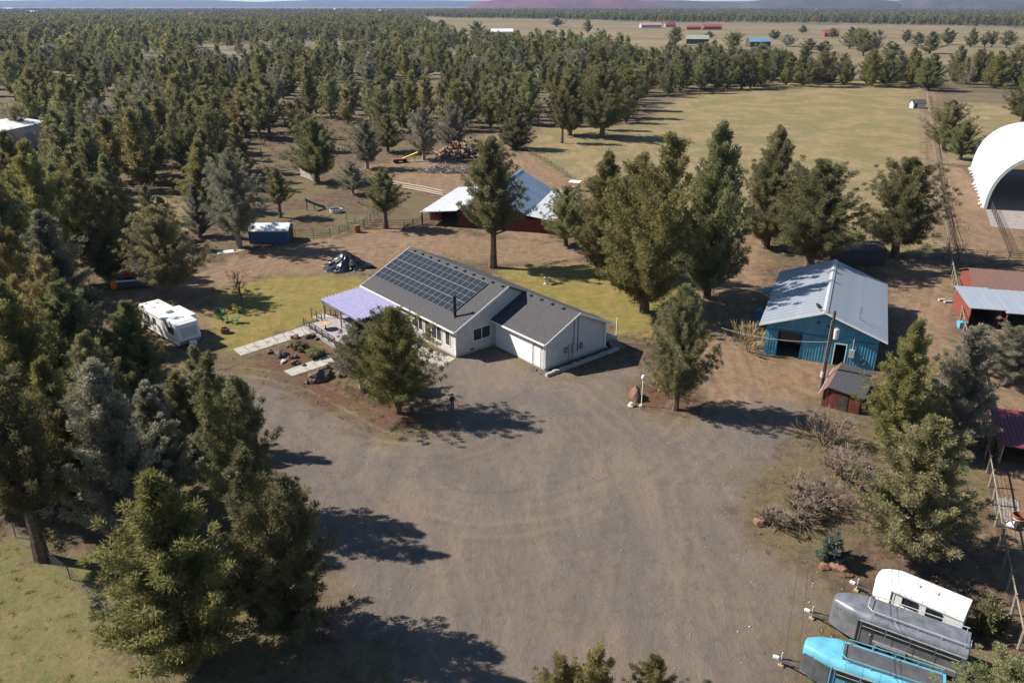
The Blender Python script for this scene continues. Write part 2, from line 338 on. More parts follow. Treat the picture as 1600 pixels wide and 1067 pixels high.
# ------------------------------------------------------------------ far hills
def vnoise(x, s):
    r = np.random.default_rng(s); a = r.uniform(-1, 1, 4096); i = np.floor(x).astype(int); f = x-i; f = f*f*(3-2*f)
    return a[i % 4096]*(1-f)+a[(i+1) % 4096]*f
hm = mat('hill_scrub', (.080,.060,.058), .95, var=.3, scale=.006, col2=(.030,.030,.026)); hm2 = mat('red_cinder', (.15,.050,.055), .95, var=.3, scale=.006, col2=(.060,.036,.036))
def hill(name, cx, cyd, wx, wy, h, seed, m):
    nu, nv = 90, 24; u = np.linspace(-1, 1, nu); v = np.linspace(-1, 1, nv); U, Vv = np.meshgrid(u, v)
    r2 = np.abs(U)**2.2+np.abs(Vv)**2
    z = h*np.clip(1-r2, 0, 1)**.8*(1+.16*vnoise(U.ravel()*6+seed, seed).reshape(U.shape))+h*.05*vnoise((U*17+Vv*5).ravel()+50, seed+1).reshape(U.shape)*np.clip(1.2-r2, 0, 1)
    V = np.stack([(cx+U*wx).ravel(), (cyd+Vv*wy).ravel(), z.ravel()-2.0], 1)
    i, j = np.meshgrid(np.arange(nu-1), np.arange(nv-1)); q = (j*nu+i).ravel()
    me = np_mesh(name, V, np.stack([q, q+1, q+1+nu, q+nu], 1), mat=m); me.polygons.foreach_set('use_smooth', [True]*len(me.polygons))
    o = link(bpy.data.objects.new(name, me)); o['kind'] = 'structure'; return o
def hx(u, y): return (u-800)/FPX*(y*math.cos(PITCH)+CAM_H*math.sin(PITCH))
hill('hills', hx(890, 7000), 7000, 900, 700, 112, 3, hm2); hill('hills', hx(1010, 7600), 7600, 1700, 700, 75, 5, hm)
hill('hills', hx(1290, 6500), 6500, 700, 600, 108, 8, hm); hill('hills', hx(1510, 6200), 6200, 620, 600, 112, 12, hm); hill('hills', hx(1400, 7200), 7200, 1900, 600, 62, 14, hm)
for k, (u, y, wx, h) in enumerate([(100, 14600, 7000, 118), (1500, 14800, 7000, 112), (800, 15100, 7000, 124)]): hill('hills', hx(u, y), y, wx, 500, h, 20+k, hm)
# ================================================================== TREES
def prof(shape, t):
    if shape == 'cone': return np.minimum(1, t/.24+.34)*(1-t)**.80*1.22
    if shape == 'spire': return np.minimum(1, t/.2+.4)*(1-t)**.75*1.05
    if shape == 'round': return np.sqrt(np.clip(1-(1.75*t-.75)**2, 0, 1))
    if shape == 'broad': return np.minimum(1, t/.2+.35)*np.clip(1-t**2.2, 0, 1)**.8
    if shape == 'open': return np.minimum(1, t/.2+.25)*(1-t**1.6)**.9
def crown(r, h, rad, base, shape, nc, nl, ll, cr, gap=.0, leaders=1, wide=.24):
    """leaf tufts along rising branches, crown h tall and rad wide; returns verts, faces, tint, tuft centres"""
    per = 6 if nc > 400 else (5 if nc > 60 else 3); nb = max(6, int(nc*.80/per)); p = r.uniform(0, 6.28, 6)
    tt = np.linspace(0, 1, 400); cdf = np.cumsum(prof(shape, tt)+.10); cdf /= cdf[-1]
    t = np.interp((np.arange(nb)+r.uniform(0, 1, nb))/nb, cdf, tt); az = np.arange(nb)*2.399+r.normal(0, .45, nb)
    m = 1+.17*np.sin(2*az+p[0]+4*t)+.14*np.sin(3*az+p[1]-7*t)+r.normal(0, .19, nb)
    if gap: m *= np.where(r.uniform(0, 1, nb) < gap*.30, r.uniform(.35, .7, nb), 1)
    Lb = np.clip(prof(shape, t)*m, .10, 1.35)*rad; zb = base+t*(h-base)
    sl = .50+.70*t+r.normal(0, .22, nb)
    off = np.array([math.cos(p[5]), math.sin(p[5])])*rad*.40
    cs, rs_, tb = [], [], []
    for i in range(nb):
        ld = np.zeros(2); zz = zb[i]
        if leaders > 1:
            k = min(1, t[i]*1.6); ld = off*k if i % 2 else -off*k
            if i % 2: zz = base+(zb[i]-base)*.82
        bt = r.uniform(0, 1); bend = r.normal(0, .3)
        for j in range(per):
            f = .28+.72*(j+r.uniform(.2, .8))/per; L_ = Lb[i]*f; aa = az[i]+bend*f
            drop = min(Lb[i]*sl[i], .22*h)
            cs.append((ld[0]+L_*math.cos(aa), ld[1]+L_*math.sin(aa), zz-drop*.55+drop*(f**1.6)*1.25)); rs_.append(cr*(1.25-.6*f)*r.uniform(.75, 1.25)); tb.append(bt)
    for i in range(max(2, nc-len(cs))):
        ti = r.uniform(0, .97); q = prof(shape, np.array([ti]))[0]*rad*.55*r.uniform(.1, 1)**.5; aa = r.uniform(0, 6.28); sgn = 1 if i % 2 else -1
        ld = off*sgn*min(1, ti*1.6) if leaders > 1 else np.zeros(2)
        cs.append((ld[0]+q*math.cos(aa), ld[1]+q*math.sin(aa), base+ti*(h-base)*(.82 if leaders > 1 and sgn > 0 else 1))); rs_.append(cr*.9); tb.append(r.uniform(0, 1))
    c = np.array(cs); crs = np.array(rs_); tb = np.array(tb); c[:, 2] = np.maximum(c[:, 2], base*.6); n = len(c)
    I = np.repeat(np.arange(n), nl); d = r.normal(0, 1, (len(I), 3)); d /= np.linalg.norm(d, axis=1)[:, None]
    pos = c[I]+d*(crs[I]*r.uniform(.05, 1, len(I))**.7)[:, None]*np.array([1, 1, .9])
    out = c[I].copy(); out[:, 2] = 0; out /= np.linalg.norm(out, axis=1)[:, None]+.3
    ax = d*.7+out*.5+np.array([0, 0, .6])+r.normal(0, .3, d.shape); ax /= np.linalg.norm(ax, axis=1)[:, None]
    sd_ = np.cross(ax, r.normal(0, 1, d.shape)); sd_ /= np.linalg.norm(sd_, axis=1)[:, None]+1e-6
    l = (ll*r.uniform(.6, 1.4, len(I)))[:, None]
    V = np.stack([pos-sd_*l*wide, pos+sd_*l*wide, pos+ax*l], 1).reshape(-1, 3)
    F = np.arange(len(V)).reshape(-1, 3); tint = np.clip(.5*tb[I]+.5*r.uniform(0, 1, len(I)), 0, 1)
    return V, F, tint, c
def trunk_mb(r, h, tr, cents, nlimb, base, lean=(0, 0), twigs=0):
    mb = MB(); n = 7; pts = []; rs = []
    w1, w2 = r.uniform(-.2, .2, 2)
    for i in range(n):
        f = i/(n-1); pts.append((lean[0]*f+w1*math.sin(f*5), lean[1]*f+w2*math.sin(f*4), f*h*.93)); rs.append(tr*(1.25 if i == 0 else 1)*(1-f)**.8+.025)
    pts[0] = (0, 0, -.15); mb.tube(pts, rs, 7)
    idx = r.permutation(len(cents))[:nlimb]
    for k in idx:
        c = cents[k]; z0 = max(base*.7, c[2]-np.hypot(c[0], c[1])*r.uniform(.5, 1.0)); z0 = min(z0, h*.85); f = z0/(h*.93)
        p0 = Vector((lean[0]*f+w1*math.sin(f*5), lean[1]*f+w2*math.sin(f*4), z0)); p2 = Vector(c)
        p1 = (p0+p2)/2+Vector((0, 0, -.12*(p2-p0).length)); r0 = max(.03, tr*.42*(1-f))
        mb.tube([p0, p1, p2], [r0, r0*.7, .02], 4, False)
    return mb
PROTO = []      # (trunk mesh, crown mesh, height, radius)
def proto(name, seed, shape, h, rad, base, nc, nl, ll, cr, fol, bark='bark', gap=0., leaders=1, nlimb=26, tr=.28):
    r = np.random.default_rng(seed); V, F, t, c = crown(r, h, rad, base, shape, nc, nl, ll, cr, gap, leaders, .18 if nc > 200 else .24)
    cm = np_mesh('crown', V, F, t, M[fol]); tm = trunk_mb(r, h*(.62 if leaders > 1 else 1), tr, c, nlimb, base).mesh('trunk', M[bark])
    q = np.sort(np.hypot(V[:, 0], V[:, 1])); zz = np.sort(V[:, 2])
    return (tm, cm, float(zz[-max(2, len(zz)//1500)]), float(q[int(len(q)*.975)]))
NEAR = {
 'a': proto('a', 1, 'cone', 10, 2.7, 1.0, 988, 78, .155, 0.330, 'jun'),
 'b': proto('b', 2, 'cone', 10, 2.7, .9, 950, 78, .155, 0.343, 'jun_olive', gap=.55),
 'c': proto('c', 3, 'broad', 10, 3.2, 1.6, 988, 78, .155, 0.363, 'jun', gap=.6),
 'd': proto('d', 4, 'spire', 10, 2.3, .7, 874, 78, .155, 0.317, 'jun_grey', 'bark_grey', gap=.5, nlimb=40),
 'e': proto('e', 5, 'broad', 10, 3.9, 1.4, 900, 72, .155, .400, 'pine', gap=.9, nlimb=50),
 'f': proto('f', 6, 'broad', 10, 3.4, 1.8, 798, 78, .155, 0.363, 'jun_grey', 'bark_grey', gap=.7, nlimb=60),
 'g': proto('g', 7, 'cone', 10, 2.9, 1.0, 1026, 78, .155, 0.343, 'jun_olive', leaders=2),
 'h': proto('h', 8, 'open', 10, 2.6, 3.0, 570, 78, .155, 0.343, 'jun_dark', gap=.75, nlimb=30),
 'i': proto('i', 9, 'spire', 10, 2.4, .5, 912, 78, .155, 0.330, 'jun', leaders=2, gap=.5),
}
MID = [proto('m%d' % k, 30+k, s, 10, rd, b, 230, 26, .42, .50, fo, bk, gp_, ld, 10, .24) for k, (s, rd, b, fo, bk, gp_, ld) in enumerate([
    ('cone', 2.6, 1.2, 'jun', 'bark', .4, 1), ('cone', 2.8, 1.0, 'jun_dark', 'bark', .5, 2), ('broad', 3.0, 1.8, 'jun', 'bark', .6, 1),
    ('spire', 2.3, .8, 'jun_olive', 'bark', .4, 1), ('round', 3.0, 2.0, 'jun_dark', 'bark', .5, 1), ('broad', 2.8, 1.5, 'jun_grey', 'bark_grey', .6, 2),
    ('cone', 2.4, 1.0, 'jun_olive', 'bark', .5, 1)])]
TREES = []      # x,y of every tree placed
def put_tree(pr, x, y, h, wd, label, group=None, name='juniper_tree', cat='tree', rz=None):
    t = thing(name, label, cat, (x, y, 0), rnd.uniform(0, 6.28) if rz is None else rz, group)
    s = h/pr[2]; sw = wd/(2*pr[3]); t.scale = (sw, sw, s)
    inst('trunk', pr[0], t, (0, 0, 0)); inst('crown', pr[1], t, (0, 0, 0)); TREES.append((x, y)); return t
def tree_px(k, u, v, vt, wpx, label, name='juniper_tree', hmul=1., group=None):
    x, y, h = HT(u, v, vt); pr = NEAR[k] if isinstance(k, str) else MID[k]
    return put_tree(pr, x, y, h*hmul, WPX(y, wpx)*1.1, label, group, name)
tree_px('e', 622, 645, 478, 132, 'rounded bright green pine in the mulch bed before the house', 'pine_tree')
tree_px('f', 566, 605, 500, 90, 'thin grey-green juniper between the rock garden and the bright green pine')
tree_px('c', 1055, 640, 446, 92, 'single green juniper in the mulch bed beside the white lamp post')
tree_px('g', 1006, 487, 204, 150, 'tallest olive juniper on the edge of the lawn beside the garage')
tree_px('a', 1102, 465, 192, 112, 'tall juniper by the dirt track behind the lawn, left of the blue shop')
tree_px('b', 942, 432, 238, 92, 'olive juniper at the back edge of the lawn near the barn')
tree_px('c', 884, 384, 290, 70, 'low dense juniper against the right side of the red barn')
tree_px('h', 770, 418, 214, 92, 'slender juniper with forked bare trunk between house and red barn')
tree_px('a', 1196, 388, 198, 92, 'pointed juniper with clear trunk at the near edge of the pasture')
tree_px('c', 1262, 418, 250, 138, 'broad juniper crowding the back corner of the blue shop')
tree_px('c', 1397, 402, 246, 122, 'spreading juniper standing alone by the wire fence at the pasture corner')
tree_px('b', 1392, 702, 500, 98, 'olive cone-shaped juniper beside the dark-roofed pump shed')
tree_px('d', 1482, 692, 508, 108, 'silver-grey juniper along the long wooden fence near the blue shop')
tree_px('a', 1415, 868, 652, 165, 'wide bushy juniper behind the white horse trailer')
tree_px('f', 1576, 596, 508, 120, 'flat-topped juniper inside the paddock beside the open red sheds')
tree_px('c', 1474, 236, 156, 62, 'taller juniper of the pair beside the white fabric arena', name='juniper_tree')
tree_px('c', 1500, 250, 190, 50, 'shorter juniper of the pair beside the white fabric arena')
tree_px('a', 1450, 142, 84, 46, 'lone juniper at the far end of the long wooden fence')
tree_px('c', 1596, 195, 108, 62, 'juniper behind the roof of the white fabric arena')
for (k, u, v, h, wm, lab) in [('g', 900, 1150, 6.3, 4.6, 'bushy juniper top rising at the near edge of the gravel yard'), ('b', 1012, 1160, 6.2, 3.2, 'slim juniper top beside the bushy one at the gravel edge'),
                              ('c', 1545, 1190, 6.8, 5.6, 'juniper top in front of the blue and grey horse trailers'), ('d', 1090, 1190, 5.6, 2.6, 'thin grey juniper tip at the gravel edge')]:
    x, y = G(u, v); put_tree(NEAR[k], x, y, h, wm, lab)
for (k, u, v, vt, wp, lab) in [
  ('b', 300, 1040, 738, 215, 'large yellow-olive juniper by the wire fence at the grass paddock'),
  ('i', 450, 990, 695, 135, 'dark juniper overhanging the gravel yard beside the yellow-olive one'),
  ('i', 385, 812, 545, 108, 'tall knobbly juniper where the drive meets the gravel yard'),
  ('d', 205, 835, 562, 135, 'grey-barked juniper with pale dead limbs behind the yellow-olive one'),
  ('d', 262, 780, 598, 95, 'narrow grey juniper close behind the knobbly juniper'), ('b', 120, 790, 560, 120, 'olive juniper standing behind the thick bare trunk'),
  ('i', 20, 790, 520, 120, 'double-topped green juniper beyond the wire fence of the grass paddock'), ('a', 175, 715, 520, 100, 'straight green juniper in the thicket behind the grey-barked one'), ('g', 90, 620, 400, 110, 'broad olive juniper in the middle of the thicket'),
  ('h', 66, 872, 575, 150, 'high-crowned juniper with thick bare trunk at the grass paddock corner'),
  ('i', 312, 705, 545, 78, 'young juniper beside the nose of the white travel trailer'),
  ('a', 138, 645, 440, 125, 'tall green juniper in the thicket beside the white travel trailer'),
  ('b', 60, 680, 440, 140, 'olive juniper deep in the thicket left of the travel trailer'),
  ('a', 225, 615, 470, 95, 'slim dark juniper directly beside the travel trailer flank'),
  ('c', 265, 466, 322, 108, 'juniper with dark trunk standing behind the travel trailer'),
  ('g', 30, 580, 345, 115, 'twin-topped juniper in the thicket by the parked tractor'),
  ('d', 112, 540, 330, 110, 'greyish juniper behind the thicket near the parked tractor'),
  ('i', 168, 436, 255, 90, 'narrow juniper rising just behind the parked tractor'),
  ('a', 20, 470, 240, 110, 'dense juniper in the wood beyond the tractor, dark green'),
  ('b', 92, 450, 220, 95, 'olive juniper in the wood beyond the tractor'),
  ('f', 374, 387, 233, 92, 'thin-crowned juniper behind the small blue shed'),
  ('h', 438, 340, 262, 44, 'small lollipop juniper in the corral behind the blue shed'),
  ('f', 552, 304, 252, 44, 'small sparse juniper in the corral with a leaning trunk'),
  ('h', 603, 357, 260, 62, 'young juniper at the brown pipe gate before the barn'),
  ('c', 497, 285, 184, 74, 'stout juniper beside the white gate panel of the corral'),
  ('f', 574, 264, 188, 54, 'nearly bare grey juniper by the yellow machine'),
  ('c', 606, 238, 178, 50, 'dark round juniper left of the log pile'),
  ('f', 662, 250, 165, 56, 'grey juniper growing through the brush pile'), ('f', 708, 238, 160, 50, 'grey juniper in front of the stacked log pile'),
  ('i', 803, 233, 152, 48, 'slim juniper by the gate of the dirt track'), ('h', 878, 224, 140, 34, 'thin juniper standing on the pasture grass near the track'),
  ('c', 940, 216, 98, 84, 'wide juniper at the pasture corner of the wood'), ('a', 890, 212, 108, 56, 'juniper at the pasture side of the wood with visible trunk')]:
    tree_px(k, u, v, vt, wp, lab)
# ---- bare deciduous trees and brush
def bare(r, h, spread, trunk, depth=5, nb=3, rad=.12, up=.55, stems=1):
    mb = MB()
    def rec(p, d, l, ra, dep):
        q = p+d*l; mid = (p+q)/2+Vector(r.normal(0, .04*l, 3)); mb.tube([p, mid, q], [ra, ra*.8, ra*.6], 4 if dep > 2 else 3, False)
        if dep == 0: return
        for k in range(nb if dep > 1 else nb+1):
            nd = (d+Vector(r.normal(0, spread, 3))+Vector((0, 0, up*.3))).normalized()
            rec(p+d*l*r.uniform(.55, 1.0), nd, l*r.uniform(.6, .85), max(ra*.6, .012), dep-1)
    for s in range(stems):
        d = Vector((r.normal(0, .5 if stems > 1 else .05), r.normal(0, .5 if stems > 1 else .05), 1)).normalized()
        rec(Vector((r.normal(0, .25), r.normal(0, .25), -.05)) if stems > 1 else Vector((0, 0, -.1)), d, trunk, rad, depth)
    z = max(v[2] for v in mb.v); f = h/z; mb.v = [(a*f, b*f, c*f) for a, b, c in mb.v]; return mb
def bare_thing(u, v, h, seed, label, m='twig', name='bare_tree', cat='tree', stems=1, depth=5, spread=.5, nb=3, rad=.12, group=None, sx=1.):
    x, y = G(u, v); t = thing(name, label, cat, (x, y, 0), 0, group)
    b = bare(np.random.default_rng(seed), h, spread, h*.3, depth, nb, rad, stems=stems)
    o = b.build('branches' if stems > 1 else 'trunk', M[m], t); o.scale = (sx, sx, 1); return t
bare_thing(378, 472, 5.0, 51, 'small leafless fruit tree on the lawn beside the garden chairs', 'twig_red', spread=.55)
bare_thing(32, 243, 7.5, 52, 'leafless tree against the wall of the white metal building', 'twig_red', spread=.5)
bare_thing(1165, 548, 3.6, 53, 'tan leafless shrub at the front corner of the blue shop', 'twig_tan', 'bare_shrub', 'shrub', 14, 3, .25, 3, .03)
bare_thing(1288, 690, 3.4, 54, 'grey-brown leafless shrub at the foot of the utility pole', 'twig', 'bare_shrub', 'shrub', 16, 3, .38, 3, .035, sx=1.4)
for k, (u, v, h) in enumerate([(1245, 812, 2.1), (1210, 822, 1.6), (1285, 790, 2.4), (1320, 745, 2.6), (1255, 775, 1.8)]):
    bare_thing(u, v, h, 60+k, 'leafless brown brush in the thicket at the edge of the gravel yard', 'twig', 'bare_shrub', 'shrub', 16, 3, .45, 3, .03, 'thicket at the gravel edge', 1.5)
bare_thing(1035, 610, 2.6, 71, 'dry shrub under the single juniper by the lamp post', 'twig_tan', 'bare_shrub', 'shrub', 12, 3, .4, 3, .03, sx=1.3)
for k, (u, v, h) in enumerate([(98, 250, 13), (112, 245, 12), (300, 200, 9), (318, 198, 8), (215, 225, 10), (30, 75, 16), (60, 70, 15), (215, 45, 18), (262, 44, 18), (420, 150, 12), (455, 120, 13), (140, 140, 12), (520, 105, 13), (250, 110, 13), (600, 120, 12), (660, 140, 11), (75, 130, 13), (380, 95, 14)]):
    bare_thing(u, v, h, 80+k, 'pale leafless tree standing among the junipers of the wood', 'bark_grey', depth=4 if k > 4 else 5, spread=.3, group='leafless trees in the wood')
def bush(name, seed, u, v, h, wd, fol, label, cat='shrub', nc=60):
    r = np.random.default_rng(seed); x, y = G(u, v); V, F, tn, c = crown(r, h, wd/2, .1, 'round', nc, 40, .24, min(.4, wd*.16))
    o = link(bpy.data.objects.new(name, np_mesh('foliage', V, F, tn, M[fol]))); o.location = (x, y, 0); return tag(o, label, cat)
bush('juniper_bush', 90, 1296, 878, 1.9, 2.0, 'jun_blue', 'small blue-green juniper bush beside a red rock', nc=90)
bush('rock_garden_shrub', 91, 492, 556, .7, 2.2, 'jun', 'low dark green shrub in the rock garden below the deck')
bush('rock_garden_shrub', 92, 468, 545, .6, 1.8, 'sage', 'straw-coloured ornamental grass clump in the rock garden')
bush('trailer_shrub', 93, 1545, 985, 1.8, 2.6, 'jun_dark', 'dark shrub behind the grey horse trailer by the fence')
bush('porch_shrub', 94, 648, 590, .9, 1.8, 'jun', 'green shrub at the front walk of the house')
# ---- the wood: scattered by ground zone
from bisect import bisect
def inpoly(P, poly): return sdist(np.asarray(P, float), poly) > 0
def pixels(P):
    P = np.asarray(P); z = -CAM_H; dep = P[:, 1]*math.cos(PITCH)-z*math.sin(PITCH); up = P[:, 1]*math.sin(PITCH)+z*math.cos(PITCH)
    return np.stack([800+FPX*P[:, 0]/dep, 533.5-FPX*up/dep], 1)
WOOD = [(-200,20),(640,20),(668,42),(700,64),(960,78),(1010,100),(1135,118),(1060,140),(1000,190),(960,205),(840,205),(760,200),(640,215),(560,225),(430,250),(345,315),(330,372),(240,412),(150,420),(60,440),(-200,560)]
HOLES = [[(195,92),(330,72),(560,66),(650,78),(560,92),(340,100),(235,125)], [(350,180),(400,188),(420,215),(345,205)], [(150,150),(250,160),(240,185),(150,178)], [(190,300),(300,300),(310,372),(190,378)],
         [(-150,180),(96,185),(102,400),(-150,430)], [(60,62),(112,64),(112,88),(60,90)], [(430,175),(520,185),(520,215),(430,215)], [(700,46),(810,48),(810,62),(700,62)], [(840,160),(960,165),(930,205),(835,205)], [(355,215),(470,225),(470,262),(350,285)]]
grid = {}
def free(x, y, dmin):
    cx, cy_ = int(x//6), int(y//6); k = int(dmin//6)+1
    for a in range(cx-k, cx+k+1):
        for b in range(cy_-k, cy_+k+1):
            for (px, py) in grid.get((a, b), ()):
                if (px-x)**2+(py-y)**2 < dmin*dmin: return False
    return True
def occupy(x, y): grid.setdefault((int(x//6), int(y//6)), []).append((x, y))
for (x, y) in TREES: occupy(x, y)
r = np.random.default_rng(5); cand = []
def sample(n, ylo, yhi, poly, holes, dmin, thin=-9):
    u = r.uniform(0, 1, n); y = (ylo**2+(yhi**2-ylo**2)*u)**.5; x = r.uniform(-1, 1, n)*(y*.70+10)
    P = np.stack([x, y], 1); q = pixels(P); ok = inpoly(q, poly)
    cl = np.sin(x*.041+1.3*np.sin(y*.023))+np.sin(y*.047+1.7*np.sin(x*.019)+2)+.7*np.sin(x*.11+y*.07); ok &= (cl > thin+r.normal(0, .45, n))
    for h in holes: ok &= ~(inpoly(q, h) & (r.uniform(0, 1, n) < .93))
    out = []
    for (x, y) in P[ok]:
        if free(x, y, dmin*r.uniform(.8, 1.3)): occupy(x, y); out.append((x, y))
    return out
w_near = sample(2600, 85, 250, WOOD, HOLES, 6.8, -.40); w_mid = sample(5200, 250, 520, WOOD, HOLES, 8.2, .0)
ROWS = [[(1195,124),(1440,126),(1440,138),(1200,136)], [(1475,118),(1650,124),(1650,142),(1490,136)], [(1035,104),(1200,112),(1195,138),(1060,150)]]
rows = []
for p in ROWS: rows += sample(9000, 330, 620, p, [], 6.2)
far_pts = sample(15000, 520, 1300, WOOD, HOLES, 9.5, .05)
BAND = [(1000,25),(1650,25),(1650,45),(1400,39),(1200,36),(1060,36),(880,31),(700,29),(640,24)]
BAND2 = [(-150,12.6),(1700,12.6),(1700,23),(1000,25),(640,27),(-150,24)]
vf = sample(16000, 1300, 2400, [(-200,22),(640,22),(668,40),(690,62),(-200,70)], [], 10)+sample(26000, 1400, 3300, BAND, [], 10)+sample(16000, 2400, 6000, BAND2, [], 16)
allp = sorted(w_near+w_mid+rows, key=lambda p: p[1]); NI = max(0, 300-len(TREES))
def hw(y): return rnd.triangular(8.0, 19, 14.5)
for (x, y) in allp[:NI]:
    h = hw(y); k = rnd.choices(range(7), [4, 3, 3, 2, 1, 1.4, 2])[0]
    pr = MID[k] if y > 150 else NEAR[rnd.choice('abcdgi')]
    inrow = PX(x, y)[0] > 1020
    look = {0: 'green cone-shaped', 1: 'dark twin-topped', 2: 'broad green', 3: 'slim olive', 4: 'dark rounded', 5: 'silver-grey', 6: 'pointed olive'}[k] if y > 150 else 'tall dense'
    uu = PX(x, y)[0]; where = 'in the wood beyond the parked tractor' if uu < 330 else 'in the wood behind the corral' if uu < 620 else 'in the wood behind the log pile' if uu < 830 else 'in the wood along the pasture edge'
    put_tree(pr, x, y, h, h*rnd.uniform(.46, .70), look+' juniper in the row along the far end of the pasture' if inrow else look+' juniper '+where,
             'junipers at the far end of the pasture' if inrow else 'junipers of the wood')
# scattered trees out in the dry fields
for (u, v, vt, wp) in [(1230,73,55,22),(1262,83,62,22),(1286,83,65,20),(1327,77,45,20),(1348,88,42,26),(1364,85,48,22),(1392,90,66,22),(1415,68,48,14),(1432,72,52,20),(1452,84,52,28),(1480,70,46,18),(1516,74,46,18),(1538,74,50,14),(1549,74,50,14),(1572,76,50,22),(1254,52,40,12),(1210,62,48,14),(1300,60,45,14),(1108,60,50,14),(1055,72,44,20),(918,52,32,12),(870,42,28,26),(745,60,30,22),(690,52,33,26),(1145,78,52,26),(1340,80,46,22)]:
    x, y, h = HT(u, v, vt); put_tree(MID[rnd.choice([0, 2, 4, 1, 5])], x, y, min(h*1.1, 19), WPX(y, wp*1.35), 'juniper standing out in the dry fields beyond the pasture', 'scattered trees in the dry fields')
# everything farther away reads as one mass
FAR = []
lib = bpy.data.collections.new('far_tree_kinds')
fk = [proto('f%d' % k, 60+k, s, 10, rd, b, 54, 13, 1.05, .9, fo, 'bark', 0., ld, 0, .25) for k, (s, rd, b, fo, ld) in enumerate([('cone', 2.8, 1.0, 'jun', 1), ('broad', 3.0, 1.4, 'jun_dark', 1), ('cone', 2.6, .9, 'jun_olive', 2), ('round', 3.2, 1.4, 'jun_dark', 1), ('spire', 2.6, .8, 'jun', 1)])]
for k, pr in enumerate(fk):
    me = pr[1].copy(); me.name = 'k%d' % k; o = bpy.data.objects.new('k%d' % k, me); lib.objects.link(o)
for k, pr in enumerate(MID):
    me = pr[1].copy(); o = bpy.data.objects.new('n%d' % k, me); lib.objects.link(o)
def forest(name, pts, base_idx, count, hs, label):
    P = np.array(pts); n = len(P); me = np_mesh(name, np.concatenate([P, np.zeros((n, 1))], 1), np.zeros((0, 3), int))
    rr = np.random.default_rng(n); h = rr.uniform(*hs, n)/10
    for nm, typ, arr in (('sz', 'FLOAT', h), ('sw', 'FLOAT', h*rr.uniform(.95, 1.4, n)), ('rz', 'FLOAT', rr.uniform(0, 6.28, n)), ('kind_index', 'INT', base_idx+rr.integers(0, count, n))):
        a = me.attributes.new(nm, typ, 'POINT'); a.data.foreach_set('value', arr.astype(np.int32 if typ == 'INT' else np.float32))
    o = link(bpy.data.objects.new(name, me)); o['kind'] = 'stuff'; tag(o, label, 'woodland')
    g = bpy.data.node_groups.new(name, 'GeometryNodeTree'); g.interface.new_socket('Geometry', in_out='INPUT', socket_type='NodeSocketGeometry'); g.interface.new_socket('Geometry', in_out='OUTPUT', socket_type='NodeSocketGeometry')
    nn = g.nodes.new; L = g.links.new; gi = nn('NodeGroupInput'); go = nn('NodeGroupOutput'); ip = nn('GeometryNodeInstanceOnPoints'); ci = nn('GeometryNodeCollectionInfo')
    ci.inputs['Collection'].default_value = lib; ci.inputs['Separate Children'].default_value = True; ci.inputs['Reset Children'].default_value = True
    def att(nm, typ='FLOAT'):
        a = nn('GeometryNodeInputNamedAttribute'); a.data_type = typ; a.inputs['Name'].default_value = nm; return a.outputs['Attribute']
    cs = nn('ShaderNodeCombineXYZ'); sw = att('sw'); L(sw, cs.inputs[0]); L(sw, cs.inputs[1]); L(att('sz'), cs.inputs[2])
    cr = nn('ShaderNodeCombineXYZ'); L(att('rz'), cr.inputs[2])
    L(gi.outputs[0], ip.inputs['Points']); L(ci.outputs[0], ip.inputs['Instance']); ip.inputs['Pick Instance'].default_value = True
    L(att('kind_index', 'INT'), ip.inputs['Instance Index']); L(cr.outputs[0], ip.inputs['Rotation']); L(cs.outputs[0], ip.inputs['Scale'])
    L(ip.outputs[0], go.inputs[0]); md = o.modifiers.new('scatter', 'NODES'); md.node_group = g; return o
# the collection is sorted by name: k0..k4 then n0..n6
forest('woodland', allp[NI:], 5, 7, (8.5, 17), 'rest of the juniper wood beyond the corral, too dense to count')
forest('distant_woodland', far_pts+vf, 0, 5, (9, 17), 'distant blue-grey juniper woodland reaching to the hills')
# low scrub and stones on the woodland floor
def scrub(name, n, poly, fol, label, hs):
    u = r.uniform(0, 1, n); y = (70**2+(330**2-70**2)*u)**.5; x = r.uniform(-1, 1, n)*(y*.7+5); P = np.stack([x, y], 1); P = P[inpoly(pixels(P), poly)]
    V, F, T = [], [], []
    for (x, y) in P:
        s = r.uniform(*hs); k = 26; d = r.normal(0, 1, (k, 3)); d[:, 2] = np.abs(d[:, 2])*.8; b = np.array([x, y, 0])+d*s*.35; tip = b+d*s*.55+np.array([0, 0, s*.3]); sdv = np.cross(d, r.normal(0, 1, (k, 3))); sdv /= np.linalg.norm(sdv, axis=1)[:, None]
        V.append(np.stack([b-sdv*s*.12, b+sdv*s*.12, tip], 1).reshape(-1, 3)); T.append(r.uniform(0, 1, k))
    V = np.concatenate(V); F = np.arange(len(V)).reshape(-1, 3)
    o = link(bpy.data.objects.new(name, np_mesh(name, V, F, np.concatenate(T), M[fol]))); o['kind'] = 'stuff'; tag(o, label, 'ground cover')
scrub('sagebrush', 2600, [(-100,75),(660,60),(1000,130),(1000,185),(840,200),(560,235),(380,300),(330,400),(-100,560)], 'sage', 'low grey sagebrush scattered over the woodland floor', (.5, 1.1))

